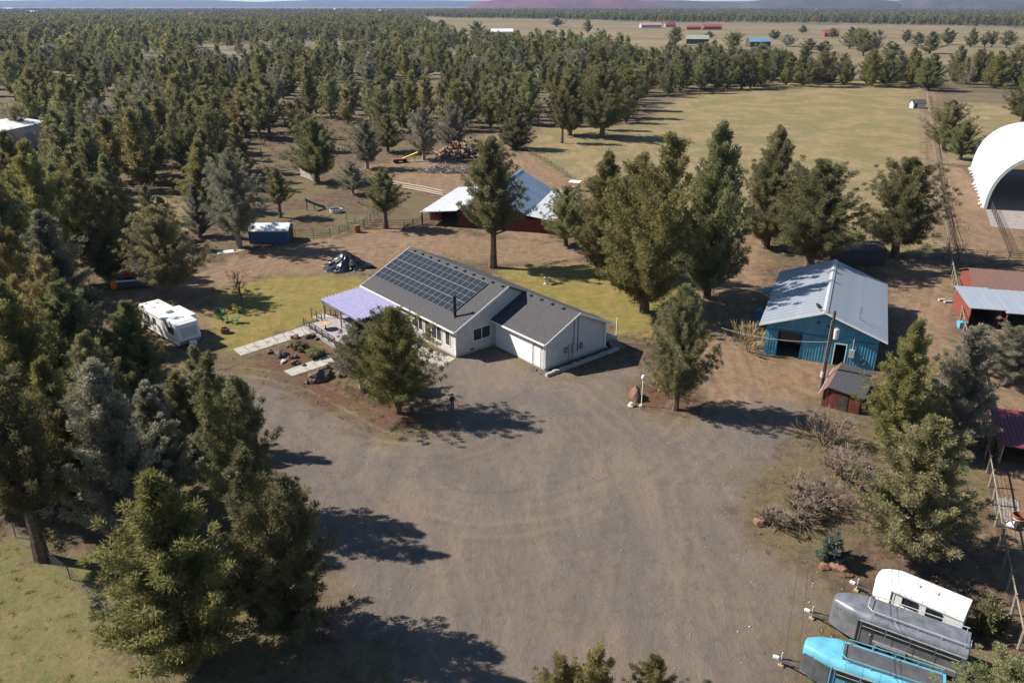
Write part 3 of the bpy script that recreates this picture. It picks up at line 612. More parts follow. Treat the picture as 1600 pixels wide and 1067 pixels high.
def litter():
    n = 9000; P = np.stack([r.uniform(-60, 75, n), r.uniform(31, 125, n)], 1); sg = np.max([sdist(P, p) for p in Z_gravel], 0); sdd = np.max([sdist(P, p) for p in Z_dirt], 0); sl_ = np.max([sdist(P, p) for p in Z_lawn], 0)
    hx_, hy_ = P[:, 0]+6.24, P[:, 1]-79.1; c, s = math.cos(R(-50.27)), math.sin(R(-50.27)); lx, ly = hx_*c+hy_*s, -hx_*s+hy_*c; inh = (lx > -22) & (lx < 11) & (ly > -10) & (ly < 17)
    hx_, hy_ = P[:, 0]-28.27, P[:, 1]-80.16; c, s = math.cos(R(-23.67)), math.sin(R(-23.67)); lx, ly = hx_*c+hy_*s, -hx_*s+hy_*c; inh |= (lx > -1) & (lx < 12.5) & (ly > -1) & (ly < 20.5)
    g = P[(sg < .2) & (sdd < -.3) & (sl_ < -.5) & ~inh]; V, T = [], []
    for (x, y) in g[:3600]:
        k = 14; s_ = r.uniform(.14, .38); d = r.normal(0, 1, (k, 3)); d[:, 2] = np.abs(d[:, 2])+.6; d /= np.linalg.norm(d, axis=1)[:, None]; b = np.array([x, y, -.01])+r.normal(0, .12, (k, 3))*np.array([1, 1, 0]); sv = np.cross(d, r.normal(0, 1, (k, 3))); sv /= np.linalg.norm(sv, axis=1)[:, None]
        V.append(np.stack([b-sv*.02, b+sv*.02, b+d*s_], 1).reshape(-1, 3)); T.append(r.uniform(0, 1, k))
    V = np.concatenate(V); o = link(bpy.data.objects.new('dry_grass', np_mesh('dry_grass', V, np.arange(len(V)).reshape(-1, 3), np.concatenate(T), M['straw']))); o['kind'] = 'stuff'; tag(o, 'tufts of dry straw-coloured grass round the gravel yard', 'grass')
    q = P[(sg > -1.5) & ~inh & (r.uniform(0, 1, n) < np.clip(.9-sg*.12, .05, 1))][:1300]; V, F = [], []
    oct_ = np.array([(1,0,0),(-1,0,0),(0,1,0),(0,-1,0),(0,0,1),(0,0,-1)], float); of = np.array([(0,2,4),(2,1,4),(1,3,4),(3,0,4),(2,0,5),(1,2,5),(3,1,5),(0,3,5)])
    for i, (x, y) in enumerate(q): V.append(oct_*r.uniform(.03, .10)*r.uniform(.6, 1.4, (6, 1))*np.array([1, 1, .6])+np.array([x, y, .015])); F.append(of+6*i)
    o = link(bpy.data.objects.new('loose_stones', np_mesh('loose_stones', np.concatenate(V), np.concatenate(F), None, mat('stone_bits', (.26,.23,.20), .95, var=.4, scale=.7)))); o['kind'] = 'stuff'; tag(o, 'loose stones scattered over the gravel yard', 'gravel')
M['straw'] = foliage('straw', (.20,.155,.08), (.36,.28,.14)); litter()
# ================================================================== BUILDINGS
defm('shingle', (.062,.060,.064), .9, var=.22, scale=7, bump=.3, bscale=18); defm('shingle_brown', (.155,.088,.072), .9, var=.2, scale=6, bump=.3)
defm('siding', (.70,.67,.61), .75, var=.04, scale=1.5); defm('trim', (.78,.77,.74), .6, var=.04, scale=2); defm('gutter', (.72,.72,.70), .4, var=.05)
defm('glass', (.030,.036,.042), .08, var=.1, spec=.6); defm('black', (.02,.02,.022), .6, var=.2); defm('dark_metal', (.06,.06,.065), .5, .3, var=.2)
defm('concrete', (.33,.31,.28), .9, var=.14, scale=1.3, bump=.2); defm('found', (.36,.34,.31), .9, var=.1, scale=2)
defm('door_white', (.76,.75,.72), .55, var=.03); defm('metal_roof', (.33,.365,.41), .42, .3, var=.05, scale=.6, stretch=(1, .2, 1)); defm('lean_metal_sunlit', (.62,.63,.64), .4, .2, var=.05, scale=.5); defm('barn_metal_sky_tint', (.36,.43,.51), .30, .6, var=.08, scale=.5, stretch=(.3, 1, 1))  # barn roof metal tinted with sky reflection; lean-to copy whitened as sunlit
defm('teal', (.085,.285,.395), .5, var=.16, scale=.7); defm('teal_dark', (.03,.14,.22), .5, var=.1); defm('red_wood', (.120,.032,.024), .8, var=.25, scale=1.2, stretch=(4, 4, .5)); defm('red_bright', (.185,.050,.036), .75, var=.15)
defm('lavender', (.30,.29,.42), .5, var=.1); defm('purple_metal', (.165,.155,.330), .45, .0, var=.08, scale=.5); defm('deck_wood', (.30,.27,.27), .85, var=.12, scale=2); defm('brown_wood', (.075,.055,.045), .85, var=.25, scale=2); defm('grey_wood', (.24,.215,.185), .9, var=.2, scale=2, stretch=(1, 1, .2))
defm('tan_wood', (.36,.27,.16), .85, var=.2, scale=2); defm('white_fabric', (.66,.67,.70), .55, var=.02, scale=.3); defm('white_paint', (.62,.62,.615), .45, var=.06, scale=1.4); defm('white_wall', (.55,.53,.50), .7, var=.06)
defm('shed_blue', (.050,.105,.215), .45, .2, var=.1); defm('maroon', (.17,.036,.048), .45, var=.12); defm('snowy', (.62,.64,.67), .5, .2, var=.07, scale=2.2); defm('dirt_floor', (.13,.10,.075), .95, var=.2); defm('sand', (.25,.225,.205), .95, var=.12, scale=1)
def panel_mat():
    m = bpy.data.materials.new('solar_glass'); m.use_nodes = True; nt = m.node_tree; L = nt.links.new; b = nt.nodes['Principled BSDF']
    b.inputs['Roughness'].default_value = .3; b.inputs['Specular IOR Level'].default_value = .12
    tc = N(nt, 'ShaderNodeTexCoord'); sp = N(nt, 'ShaderNodeSeparateXYZ'); L(tc.outputs['Object'], sp.inputs[0]); last = None
    for ax, w_ in ((0, .155), (1, .155)):
        md = N(nt, 'ShaderNodeMath', operation='PINGPONG'); md.inputs[1].default_value = w_/2; L(sp.outputs[ax], md.inputs[0])
        ls = N(nt, 'ShaderNodeMath', operation='LESS_THAN'); ls.inputs[1].default_value = .007 if ax == 0 else .003; L(md.outputs[0], ls.inputs[0])
        if last is None: last = ls.outputs[0]
        else:
            mx_ = N(nt, 'ShaderNodeMath', operation='MAXIMUM'); L(last, mx_.inputs[0]); L(ls.outputs[0], mx_.inputs[1]); last = mx_.outputs[0]
    mx = N(nt, 'ShaderNodeMix', data_type='RGBA'); mx.inputs[6].default_value = (.016, .019, .026, 1); mx.inputs[7].default_value = (.075, .085, .10, 1); L(last, mx.inputs[0]); L(mx.outputs[2], b.inputs['Base Color']); return m
M['solar'] = panel_mat(); defm('alu', (.50,.52,.53), .4, .3, var=.05); defm('panel_frame', (.27,.29,.31), .45, .3, var=.05)
def siding_mat(name, col, pitch, axis):
    m = mat(name, col, .75, var=.05, scale=1.2); nt = m.node_tree; L = nt.links.new; b = nt.nodes['Principled BSDF']
    tc = N(nt, 'ShaderNodeTexCoord'); sp = N(nt, 'ShaderNodeSeparateXYZ'); L(tc.outputs['Object'], sp.inputs[0]); ad = N(nt, 'ShaderNodeMath', operation='ADD'); L(sp.outputs[0], ad.inputs[0]); L(sp.outputs[1], ad.inputs[1])
    pp = N(nt, 'ShaderNodeMath', operation='PINGPONG'); pp.inputs[1].default_value = pitch/2; L(ad.outputs[0], pp.inputs[0]); rm = N(nt, 'ShaderNodeMapRange'); rm.inputs[1].default_value = 0; rm.inputs[2].default_value = .025; L(pp.outputs[0], rm.inputs[0])
    bp = N(nt, 'ShaderNodeBump'); bp.inputs['Strength'].default_value = 1; bp.inputs['Distance'].default_value = .03; L(rm.outputs[0], bp.inputs['Height']); L(bp.outputs[0], b.inputs['Normal']); return m
M['siding_v'] = siding_mat('siding_boards', (.52,.505,.48), .30, 0); M['red_boards'] = siding_mat('red_boards', (.130,.028,.021), .28, 0)
def window(parent, face, a0, a1, z0, z1, off, muntins=1, m='trim', name='window'):
    """window on a vertical face: face ('x',c,sgn) or ('y',c,sgn); a0..a1 along the other axis"""
    ax, c, s = face; f = MB(); w_ = .07
    def bx(mb, p0, p1, q0, q1, d0, d1):
        lo, hi = sorted((c+s*d0, c+s*d1))
        if ax == 'x': mb.box(lo, hi, p0, p1, q0, q1)
        else: mb.box(p0, p1, lo, hi, q0, q1)
    bx(f, a0, a1, z0, z0+w_, -.02, .06); bx(f, a0, a1, z1-w_, z1, -.02, .06); bx(f, a0, a0+w_, z0+w_, z1-w_, -.02, .06); bx(f, a1-w_, a1, z0+w_, z1-w_, -.02, .06)
    for k in range(muntins): p = a0+(a1-a0)*(k+1)/(muntins+1); bx(f, p-.035, p+.035, z0+w_, z1-w_, -.02, .05)
    o = f.build(name, M[m], parent); g_ = MB(); bx(g_, a0+w_*.5, a1-w_*.5, z0+w_*.5, z1-w_*.5, -.01, .02); g_.build('pane', M['glass'], o); return o
# ------------------------------------------------------------------ the house
Lh, Lg, SB, DG, ZE, PT, OH = 19.39, 8.84, 5.35, 9.16, 3.48, .469, .46
HN = (-6.24, 79.10); HR = R(-50.27); DH = DG+SB
house = thing('house', 'low white ranch house with dark shingle roof, solar panels and attached garage', 'house', (*HN, 0), HR)
def hloc(u, v, z):
    x, y = G(u, v, z); x -= HN[0]; y -= HN[1]; c, s = math.cos(HR), math.sin(HR); return x*c+y*s, -x*s+y*c
zr, zg = ZE+DH/2*PT, ZE+DG/2*PT; UN = .22
MB().prism([(0, .25), (DH, .25), (DH, ZE-UN), (DH/2, zr-UN), (0, ZE-UN)], 'x', -Lh, 0).build('wall', M['siding_v'], house)
MB().prism([(SB, .25), (SB+DG, .25), (SB+DG, ZE-UN), (SB+DG/2, zg-UN), (SB, ZE-UN)], 'x', .002, Lg).build('garage_wall', M['siding_v'], house)
MB().box(-Lh-.03, .03, -.03, DH+.03, -.1, .25).box(.035, Lg+.03, SB-.03, SB+DG+.03, -.1, .249).build('foundation', M['found'], house)
def slope(y0, z0, y1, z1, x0, x1, t=.16): return MB().hexa([(x0,y0,z0-t),(x1,y0,z0-t),(x1,y1,z1-t),(x0,y1,z1-t)], [(x0,y0,z0),(x1,y0,z0),(x1,y1,z1),(x0,y1,z1)])
ze_ = ZE-OH*PT
rf = slope(-OH, ze_, DH/2, zr, -Lh-OH, OH).build('roof', M['shingle'], house); rf['label'] = 'long front roof slope of dark shingles'
slope(DH+OH, ze_, DH/2+.001, zr, -Lh-OH, OH).build('roof', M['shingle'], house)
slope(SB-OH, ze_, SB+DG/2, zg, .004, Lg+OH).build('garage_roof', M['shingle'], house); slope(SB+DG+OH, ze_, SB+DG/2+.001, zg, OH+.002, Lg+OH).build('garage_roof', M['shingle'], house)
MB().box(-Lh-OH, OH, -OH-.12, -OH-.002, ze_-.17, ze_-.01).build('gutter', M['gutter'], house); MB().box(.02, Lg+OH, SB-OH-.12, SB-OH-.002, ze_-.17, ze_-.01).build('gutter', M['gutter'], house)
def rake(x, y0, z0, y1, z1): return MB().hexa([(x,y0,z0-.24),(x+.04,y0,z0-.24),(x+.04,y1,z1-.24),(x,y1,z1-.24)], [(x,y0,z0-.003),(x+.04,y0,z0-.003),(x+.04,y1,z1-.003),(x,y1,z1-.003)])
rake(OH+.003, -OH, ze_, DH/2, zr).build('rake_board', M['trim'], house); rake(Lg+OH+.003, SB-OH, ze_, SB+DG/2, zg).build('rake_board', M['trim'], house); rake(Lg+OH+.003, SB+DG+OH, ze_, SB+DG/2, zg).build('rake_board', M['trim'], house)
rake(-Lh-OH-.043, -OH, ze_, DH/2, zr).build('rake_board', M['trim'], house)
for (x, y) in [(-.06, -.06), (Lg-.06, SB-.06), (Lg-.06, SB+DG-.06)]: MB().box(x, x+.14, y, y+.14, .25, ZE-.3).build('corner_board', M['trim'], house)
window(house, ('x', 0, 1), 2.4, 4.9, 1.25, 2.75, 0, 1)
window(house, ('y', 0, -1), -1.9, -.95, .95, 2.75, 0, 0); window(house, ('y', 0, -1), -4.6, -2.6, .95, 2.75, 0, 1); window(house, ('y', 0, -1), -8.2, -6.4, 1.1, 2.75, 0, 1); window(house, ('y', 0, -1), -13.5, -11.4, .5, 2.7, 0, 1); window(house, ('y', 0, -1), -18.6, -17.0, 1.3, 2.7, 0, 1)
dr = MB().box(-5.9, -5.0, -.05, .02, .3, 2.6).build('front_door', M['brown_wood'], house); MB().box(-5.1, -5.04, -.12, -.05, 1.3, 1.4).build('handle', M['alu'], dr)
gd = MB().box(.55, .70, SB-.06, SB+.02, .1, 2.75).box(6.7, 6.85, SB-.06, SB+.02, .1, 2.75).box(.70, 6.7, SB-.06, SB+.02, 2.6, 2.75).build('garage_door', M['trim'], house)
for k in range(4): MB().box(.72, 6.68, SB-.035, SB+.02, .12+k*.62, .12+k*.62+.605).build('door_panel', M['door_white'], gd)
MB().box(7.25, 8.15, SB-.05, SB+.02, .15, 2.4).build('side_door', M['door_white'], house)
cz = 4.5
for _ in range(20): cx, cyy = hloc(711, 495, cz); cz = ZE+cyy*PT
ch = MB().lathe([(.17, cz-.2), (.17, cz+2.3)], 12).build('stove_pipe', M['black'], house, (cx, cyy, 0)); MB().lathe([(.24, cz+2.3), (.24, cz+2.45), (.05, cz+2.55)], 12).build('pipe_cap', M['black'], ch); MB().lathe([(.42, cz-.25), (.20, cz+.12)], 12).build('flashing', M['dark_metal'], ch)
for k in range(15):
    x = -Lh+1.2+k*1.8
    if x < 0: y, z = DH/2-.35, zr-.35*PT
    else: y, z = SB+DG/2-.3, zg-.3*PT
    if x > Lg: break
    MB().box(x-.16, x+.16, y-.16, y+.16, z-.02, z+.12).build('roof_vent', M['black'], house)
ca, sa = math.cos(math.atan(PT)), math.sin(math.atan(PT)); tilt = math.atan(PT)
pf = MB().box(-.53, .53, -.925, -.900, 0, .045).box(-.53, .53, .900, .925, 0, .045).box(-.53, -.514, -.900, .900, 0, .045).box(.514, .53, -.900, .900, 0, .045).box(-.514, .514, -.012, .012, .01, .041).mesh('solar_panel', M['panel_frame'])
pgl = MB().box(-.514, .514, -.900, .900, .008, .036).mesh('glass', M['solar'])
for rw in range(3):
    for cl in range(16):
        x = -Lh+.42+cl*1.075; yc = 2.28+rw*1.895*ca; z = ZE+yc*PT
        p = inst('solar_panel', pf, house, (x, yc-.09*sa, z+.09*ca), (tilt, 0, 0)); inst('glass', pgl, p, (0, 0, 0))
# right gable wall of the garage: conduits, trellis, hose reels, downspout
for y in (9.5, 10.1): MB().tube([(Lg+.06, y, .9), (Lg+.06, y, 5.0)], .035, 6).build('conduit', M['dark_metal'], house)
MB().box(Lg+.02, Lg+.2, 9.3, 9.75, 1.2, 1.9).build('meter_box', M['alu'], house)
MB().tube([(Lg+.09, SB+DG-.15, ZE-.4), (Lg+.09, SB+DG-.15, .5), (Lg+.5, SB+DG-.1, .3)], .05, 6).build('downspout', M['trim'], house); MB().tube([(Lg-.12, SB-.1, ZE-.45), (Lg-.12, SB-.1, .2)], .05, 6).build('downspout', M['trim'], house)
for (y, z) in ((8.3, 1.6), (10.6, 1.5)):
    MB().tube([(Lg+.1, y+.2*math.cos(t), z+.32*math.sin(t)) for t in np.linspace(0, 6.1, 14)], .05, 6).build('hose_coil', M['dark_metal'], house)
MB().box(Lg+.02, Lg+.04, 4, 4.3, .3, .5).box(.02, .04, 2.0, 2.5, .3, .5).build('crawl_vent', M['dark_metal'], house)
tr = thing('trellis', 'dark metal ladder trellis leaning on the garage gable wall', 'trellis', (*HN, 0), HR)
for y in (8.6, 9.2): MB().tube([(Lg+.35, y, .1), (Lg+.12, y, 2.2)], .025, 5).build('upright', M['dark_metal'], tr)
for k in range(7): f = (k+.5)/7; MB().tube([(Lg+.35-.23*f, 8.6, .1+2.1*f), (Lg+.35-.23*f, 9.2, .1+2.1*f)], .018, 5).build('rung', M['dark_metal'], tr)
rw_ = thing('retaining_wall', 'low stone retaining wall along the garage gable end', 'wall', (*HN, 0), HR)
for k in range(22):
    y = SB-.9+k*.5; h_ = rnd.uniform(.28, .42); MB().hexa([(Lg+1.0,y,-.05),(Lg+1.42,y,-.05),(Lg+1.42,y+.47,-.05),(Lg+1.0,y+.47,-.05)], [(Lg+1.03,y+.03,h_),(Lg+1.38,y+.02,h_+.03),(Lg+1.36,y+.44,h_),(Lg+1.05,y+.45,h_-.03)]).build('stone', M['found'], rw_)
# back steps and porch
bp_ = thing('back_porch', 'small white back porch with wooden steps behind the garage', 'porch', (*HN, 0), HR)
MB().box(Lg-2.8, Lg-.1, SB+DG+.06, SB+DG+2.2, .75, .9).build('floor', M['deck_wood'], bp_); MB().tube([(Lg-.2, SB+DG+2.1, .0), (Lg-.2, SB+DG+2.1, 3.1)], .07, 6).build('post', M['trim'], bp_)
for k in range(5): MB().box(Lg-.08+k*.28, Lg+.2+k*.28, SB+DG+.5, SB+DG+1.9, .62-k*.15, .70-k*.15).build('step', M['grey_wood'], bp_)
# ------------------------------------------------------------------ patio cover and deck
pc = thing('patio_cover', 'purple corrugated metal patio cover on grey posts over the deck', 'patio cover', (*HN, 0), HR)
X0, X1, Y0, Y1, Z0_, Z1_ = -19.6, -10.5, -6.3, -.75, 2.75, 3.05
mbp = MB(); mbq = MB(); nr = 13; wv = (Y1-Y0)/nr
for k in range(nr):
    ya = Y0+k*wv; zs = lambda y: Z0_+(Z1_-Z0_)*(y-Y0)/(Y1-Y0)
    for (p, q, dz) in ((0, .62, 0), (.62, .72, 1), (.72, .90, 2), (.90, 1.0, 3)):
        h0 = {0: 0, 1: 0, 2: .17, 3: .17}[dz]; h1 = {0: 0, 1: .17, 2: .17, 3: 0}[dz]; a_, b_ = ya+p*wv, ya+q*wv
        (mbq if dz else mbp).slab([(X0, a_, zs(a_)+h0), (X1, a_, zs(a_)+h0), (X1, b_, zs(b_)+h1), (X0, b_, zs(b_)+h1)], .012)
mbp.build('roof', M['purple_metal'], pc); mbq.build('roof_rib', M['lavender'], pc)
for x in (X0+.25, -15, X1-.25):
    MB().box(x-.07, x+.07, Y0+.2, Y0+.34, .0, Z0_-.2).build('post', M['grey_wood'], pc)
    for s in (-1, 1): MB().tube([(x, Y0+.27, Z0_-.95), (x+s*.62, Y0+.27, Z0_-.25)], .045, 4).build('brace', M['grey_wood'], pc)
MB().box(X0+.1, X1-.1, Y0+.18, Y0+.36, Z0_-.22, Z0_-.02).build('beam', M['grey_wood'], pc); MB().box(X0+.1, X1-.1, Y1-.4, Y1-.25, Z1_-.24, Z1_-.04).build('beam', M['grey_wood'], pc)
for x in np.linspace(X0+.4, X1-.4, 7): MB().hexa([(x-.04,Y0+.05,Z0_-.14),(x+.04,Y0+.05,Z0_-.14),(x+.04,Y1-.05,Z1_-.14),(x-.04,Y1-.05,Z1_-.14)], [(x-.04,Y0+.05,Z0_-.015),(x+.04,Y0+.05,Z0_-.015),(x+.04,Y1-.05,Z1_-.015),(x-.04,Y1-.05,Z1_-.015)]).build('rafter', M['grey_wood'], pc)
dk = thing('deck', 'low pale wooden deck with dark railing under the purple patio cover', 'deck', (*HN, 0), HR)
for k in range(30): MB().box(-18.5, -10.4, -9.3+k*.303, -9.3+k*.303+.292, .42, .46).build('board', M['deck_wood'], dk)
MB().box(-18.4, -10.5, -9.25, -9.2, 0, .415).box(-10.55, -10.5, -9.19, -.2, 0, .415).box(-18.4, -18.35, -9.19, -.2, 0, .415).build('skirt', M['deck_wood'], dk)
for k in range(6): x = -18.4+k*1.56; MB().box(x, x+.1, -9.3, -9.2, .46, 1.45).build('railing_post', M['brown_wood'], dk)
for z in (.75, 1.08, 1.38): MB().box(-18.4, -10.5, -9.28, -9.22, z, z+.1).build('rail', M['brown_wood'], dk)
for (ya, nm) in ((-6.9, 1), (-5.0, 2)):
    for k in range(3): x = -21.3+k*1.4; MB().box(x, x+.09, ya, ya+.09, .0 if x < -18.5 else .46, 1.3).build('railing_post', M['brown_wood'], dk)
    for z in (.72, 1.22): MB().box(-21.3, -18.4, ya+.01, ya+.08, z, z+.09).build('rail', M['brown_wood'], dk)
MB().hexa([(-21.5,-6.8,-.05),(-18.5,-6.8,.3),(-18.5,-5.0,.3),(-21.5,-5.0,-.05)], [(-21.5,-6.8,.02),(-18.5,-6.8,.44),(-18.5,-5.0,.44),(-21.5,-5.0,.02)]).build('ramp', M['deck_wood'], dk)
pt_ = thing('patio_table', 'round pale table on the deck by the railing', 'table', (*HN, .46), HR); MB().lathe([(.75, .68), (.78, .71), (.75, .74)], 20, (-15.8, -7.7)).build('table_top', M['tan_wood'], pt_); MB().lathe([(.3, 0), (.08, .1), (.06, .68)], 10, (-15.8, -7.7)).build('pedestal', M['dark_metal'], pt_)
gl = thing('barbecue_grill', 'black barbecue grill under the patio cover', 'grill', (*HN, .46), HR); MB().prism([(-3.3, .8), (-2.6, .8), (-2.55, 1.05), (-2.75, 1.25), (-3.15, 1.25), (-3.35, 1.05)], 'x', -14.4, -13.3).build('hood', M['black'], gl); MB().box(-14.2, -13.5, -3.2, -2.7, .1, .8).build('cabinet', M['dark_metal'], gl)
for (x, y, a) in ((-16.8, -3.6, .4), (-12.0, -4.6, 2.0)):
    q = thing('patio_chair', 'dark patio chair under the purple patio cover', 'chair', (HN[0]+x*math.cos(HR)-y*math.sin(HR), HN[1]+x*math.sin(HR)+y*math.cos(HR), .46), a, 'patio chairs')
    MB().box(-.28, .28, -.28, .28, .40, .45).build('seat', M['dark_metal'], q); MB().box(-.28, .28, .24, .29, .45, .95).build('backrest', M['dark_metal'], q)
    for sx in (-.25, .22):
        for sy in (-.26, .23): MB().box(sx, sx+.03, sy, sy+.03, 0, .40).build('leg', M['dark_metal'], q)
# ------------------------------------------------------------------ concrete paths
def path(name, quad_px, m='concrete', n=1):
    q = [Vector((*G(*p), .0)) for p in quad_px]; t = None
    for k in range(n):
        f0, f1 = k/n+.004, (k+1)/n-.004; a, b, c, d = q[0].lerp(q[3], f0), q[1].lerp(q[2], f0), q[1].lerp(q[2], f1), q[0].lerp(q[3], f1)
        mb = MB().hexa([(p.x, p.y, -.05) for p in (a, b, c, d)], [(p.x, p.y, .035) for p in (a, b, c, d)])
        if t is None: t = mb.build(name, M[m]); t['kind'] = 'structure'
        else: mb.build('slab', M[m], t)
path('concrete_path', [(364,546),(376,556),(492,519),(484,507)], n=8); path('concrete_path', [(443,580),(456,588),(524,566),(513,555)], n=5); path('concrete_path', [(296,571),(306,578),(330,567),(320,561)], n=2); path('concrete_path', [(655,560),(690,574),(712,560),(640,535)], n=2)
# ------------------------------------------------------------------ blue shop
SN, SR = (28.27, 80.16), R(-23.67); SW, SD, SZ, SP, SO = 11.41, 19.14, 3.95, .367, .8; sap = SZ+SW/2*SP
shop = thing('workshop', 'blue ribbed metal workshop with pale grey-blue gable roof and open bay door', 'workshop', (*SN, 0), SR)
def wallseg(mb, x0, x1, z0, z1=None):
    zt = lambda x: (SZ+min(x, SW-x)*SP-.14) if z1 is None else z1
    xs = sorted({x0, x1} | ({SW/2} if x0 < SW/2 < x1 else set()))
    for a, b in zip(xs, xs[1:]): mb.hexa([(a,0,z0),(b,0,z0),(b,.12,z0),(a,.12,z0)], [(a,0,zt(a)),(b,0,zt(b)),(b,.12,zt(b)),(a,.12,zt(a))])
    k = math.ceil(x0/.3)
    while k*.3 < x1-.06:
        x = k*.3
        if x > x0+.01: mb.hexa([(x,-.035,z0),(x+.06,-.035,z0),(x+.06,.0,z0),(x,.0,z0)], [(x,-.035,zt(x)),(x+.06,-.035,zt(x+.06)),(x+.06,.0,zt(x+.06)),(x,.0,zt(x))])
        k += 1
fw = MB(); DX0, DX1, DZ = 1.35, 3.75, 3.05; EX0, EX1, EZ = 7.25, 8.35, 2.4
wallseg(fw, 0, DX0, 0); wallseg(fw, DX0, DX1, DZ); wallseg(fw, DX1, EX0, 0); wallseg(fw, EX0, EX1, EZ); wallseg(fw, EX1, SW, 0)
fwo = fw.build('front_wall', M['teal'], shop); fwo['label'] = 'front gable wall of blue vertical ribbed panels'
sw_ = MB().box(0, .12, .125, SD, 0, SZ-.14).box(SW-.12, SW, .125, SD, 0, SZ-.14)
for k in range(1, 62):
    y = k*.305
    sw_.box(-.035, 0, y, y+.06, 0, SZ-.16).box(SW, SW+.035, y, y+.06, 0, SZ-.16)
sw_.build('side_wall', M['teal'], shop); MB().prism([(.13, 0), (SW-.13, 0), (SW-.13, SZ-.2), (SW/2, sap-.2), (.13, SZ-.2)], 'y', SD-.12, SD).build('back_wall', M['teal'], shop)
MB().box(.13, SW-.13, .13, SD-.13, .004, .02).build('floor', M['dirt_floor'], shop)
MB().box(DX0-.12, DX0-.003, -.06, .14, 0, DZ+.1).box(DX1+.003, DX1+.12, -.06, .14, 0, DZ+.1).box(DX0-.12, DX1+.12, -.06, .14, DZ+.103, DZ+.2).build('bay_door_frame', M['teal_dark'], shop)
MB().box(DX0+.1, DX1-.1, .5, .55, 1.6, 2.9).build('raised_door', M['dark_metal'], shop)
MB().box(EX0-.08, EX0-.003, -.05, .13, 0, EZ+.08).box(EX1+.003, EX1+.08, -.05, .13, 0, EZ+.08).box(EX0-.08, EX1+.08, -.05, .13, EZ+.083, EZ+.15).build('door_frame', M['trim'], shop)
MB().box(-.05, SW+.05, -.10, -.04, 3.05, 3.13).build('door_track', M['teal_dark'], shop)
npan = 21; pl = (SD+1.2)/npan; zs0 = SZ-SO*SP; rl = SW/2+SO
for s in (0, 1):
    pm = MB(); xa, xb = (-SO, SW/2-.01) if s == 0 else (SW+SO, SW/2+.01)
    def zq(x): return SZ+min(x, SW-x)*SP
    pm.slab([(xa, 0, zq(xa)), (xb, 0, zq(xb)), (xb, pl-.008, zq(xb)), (xa, pl-.008, zq(xa))], .05)
    pm.slab([(xa, 0, zq(xa)+.045), (xb, 0, zq(xb)+.045), (xb, .05, zq(xb)+.045), (xa, .05, zq(xa)+.045)], .05)
    for f in (.33, .66): pm.slab([(xa, pl*f, zq(xa)+.018), (xb, pl*f, zq(xb)+.018), (xb, pl*f+.05, zq(xb)+.018), (xa, pl*f+.05, zq(xa)+.018)], .02)
    pme = pm.mesh('roof_panel', M['metal_roof'])
    for k in range(npan): inst('roof_panel', pme, shop, (0, -.62+k*pl, 0))
MB().prism([(SW/2-.28, sap-.03), (SW/2, sap+.10), (SW/2+.28, sap-.03), (SW/2, sap+.06)], 'y', -.64, SD+.6).build('ridge_cap', M['alu'], shop)
for s in (0, 1):
    xa, xb = (-SO, SW/2) if s == 0 else (SW+SO, SW/2); MB().hexa([(xa,-.68,zs0-.16),(xb,-.68,sap-.16),(xb,-.64,sap-.16),(xa,-.64,zs0-.16)], [(xa,-.68,zs0+.03),(xb,-.68,sap+.03),(xb,-.64,sap+.03),(xa,-.64,zs0+.03)]).build('rake_trim', M['trim'], shop)
dsh = MB().lathe([(.02, 0), (.25, .05), (.42, .16), (.43, .17), (.25, .07), (.02, .03)], 16).build('satellite_dish', M['dark_metal'], shop, (4.9, -.2, sap+.35), (R(-55), 0, R(-40))); MB().tube([(4.9, -.2, sap+.3), (5.3, -.15, sap-.1)], .03, 5).build('dish_arm', M['dark_metal'], shop)
an = MB().tube([(9.2, 2.2, SZ+.5), (9.2, 2.2, SZ+2.3)], .02, 5)
for k in range(3): an.tube([(8.9+.05*k, 2.2, SZ+1.6+k*.25), (9.5-.05*k, 2.2, SZ+1.6+k*.25)], .012, 4)
an.tube([(9.2, 2.2, SZ+1.0), (10.8, 1.0, SZ+.55)], .015, 4).build('antenna', M['dark_metal'], shop)
MB().box(8.75, 9.25, -.28, -.04, 1.2, 2.1).build('meter_box', M['alu'], shop); MB().tube([(9.0, -.12, 2.1), (9.0, -.12, 3.6)], .04, 6).build('conduit', M['alu'], shop)
MB().lathe([(.16, 0), (.14, .14), (.04, .2)], 10).build('wall_lamp', M['dark_metal'], shop, (5.2, -.25, 4.6)); MB().lathe([(.16, 0), (.14, .14), (.04, .2)], 10).build('wall_lamp', M['dark_metal'], shop, (6.2, -.25, 4.3))
MB().tube([(10.2+.3*math.cos(t), -.12, .9+.3*math.sin(t)) for t in np.linspace(0, 6.2, 12)], .06, 6).build('hose_coil', M['dark_metal'], shop)
aw = MB().hexa([(-2.3,14.6,2.15),(-.02,14.6,2.6),(-.02,16.6,2.6),(-2.3,16.6,2.15)], [(-2.3,14.6,2.2),(-.02,14.6,2.7),(-.02,16.6,2.7),(-2.3,16.6,2.2)]).build('awning', M['teal'], shop)
for y in (14.7, 16.5): MB().tube([(-2.2, y, 2.15), (-.05, y, .9)], .05, 5).build('awning_brace', M['trim'], shop)
tb = thing('blue_tank', 'blue plastic tank against the shaded side of the workshop', 'tank', (*SN, 0), SR); MB().lathe([(.9, 0), (1.0, .1), (1.0, 1.5), (.7, 1.75), (.25, 1.85)], 18, (-1.3, 9.5)).build('body', M['shed_blue'], tb); MB().lathe([(.25, 1.85), (.25, 1.95)], 12, (-1.3, 9.5)).build('lid', M['black'], tb)
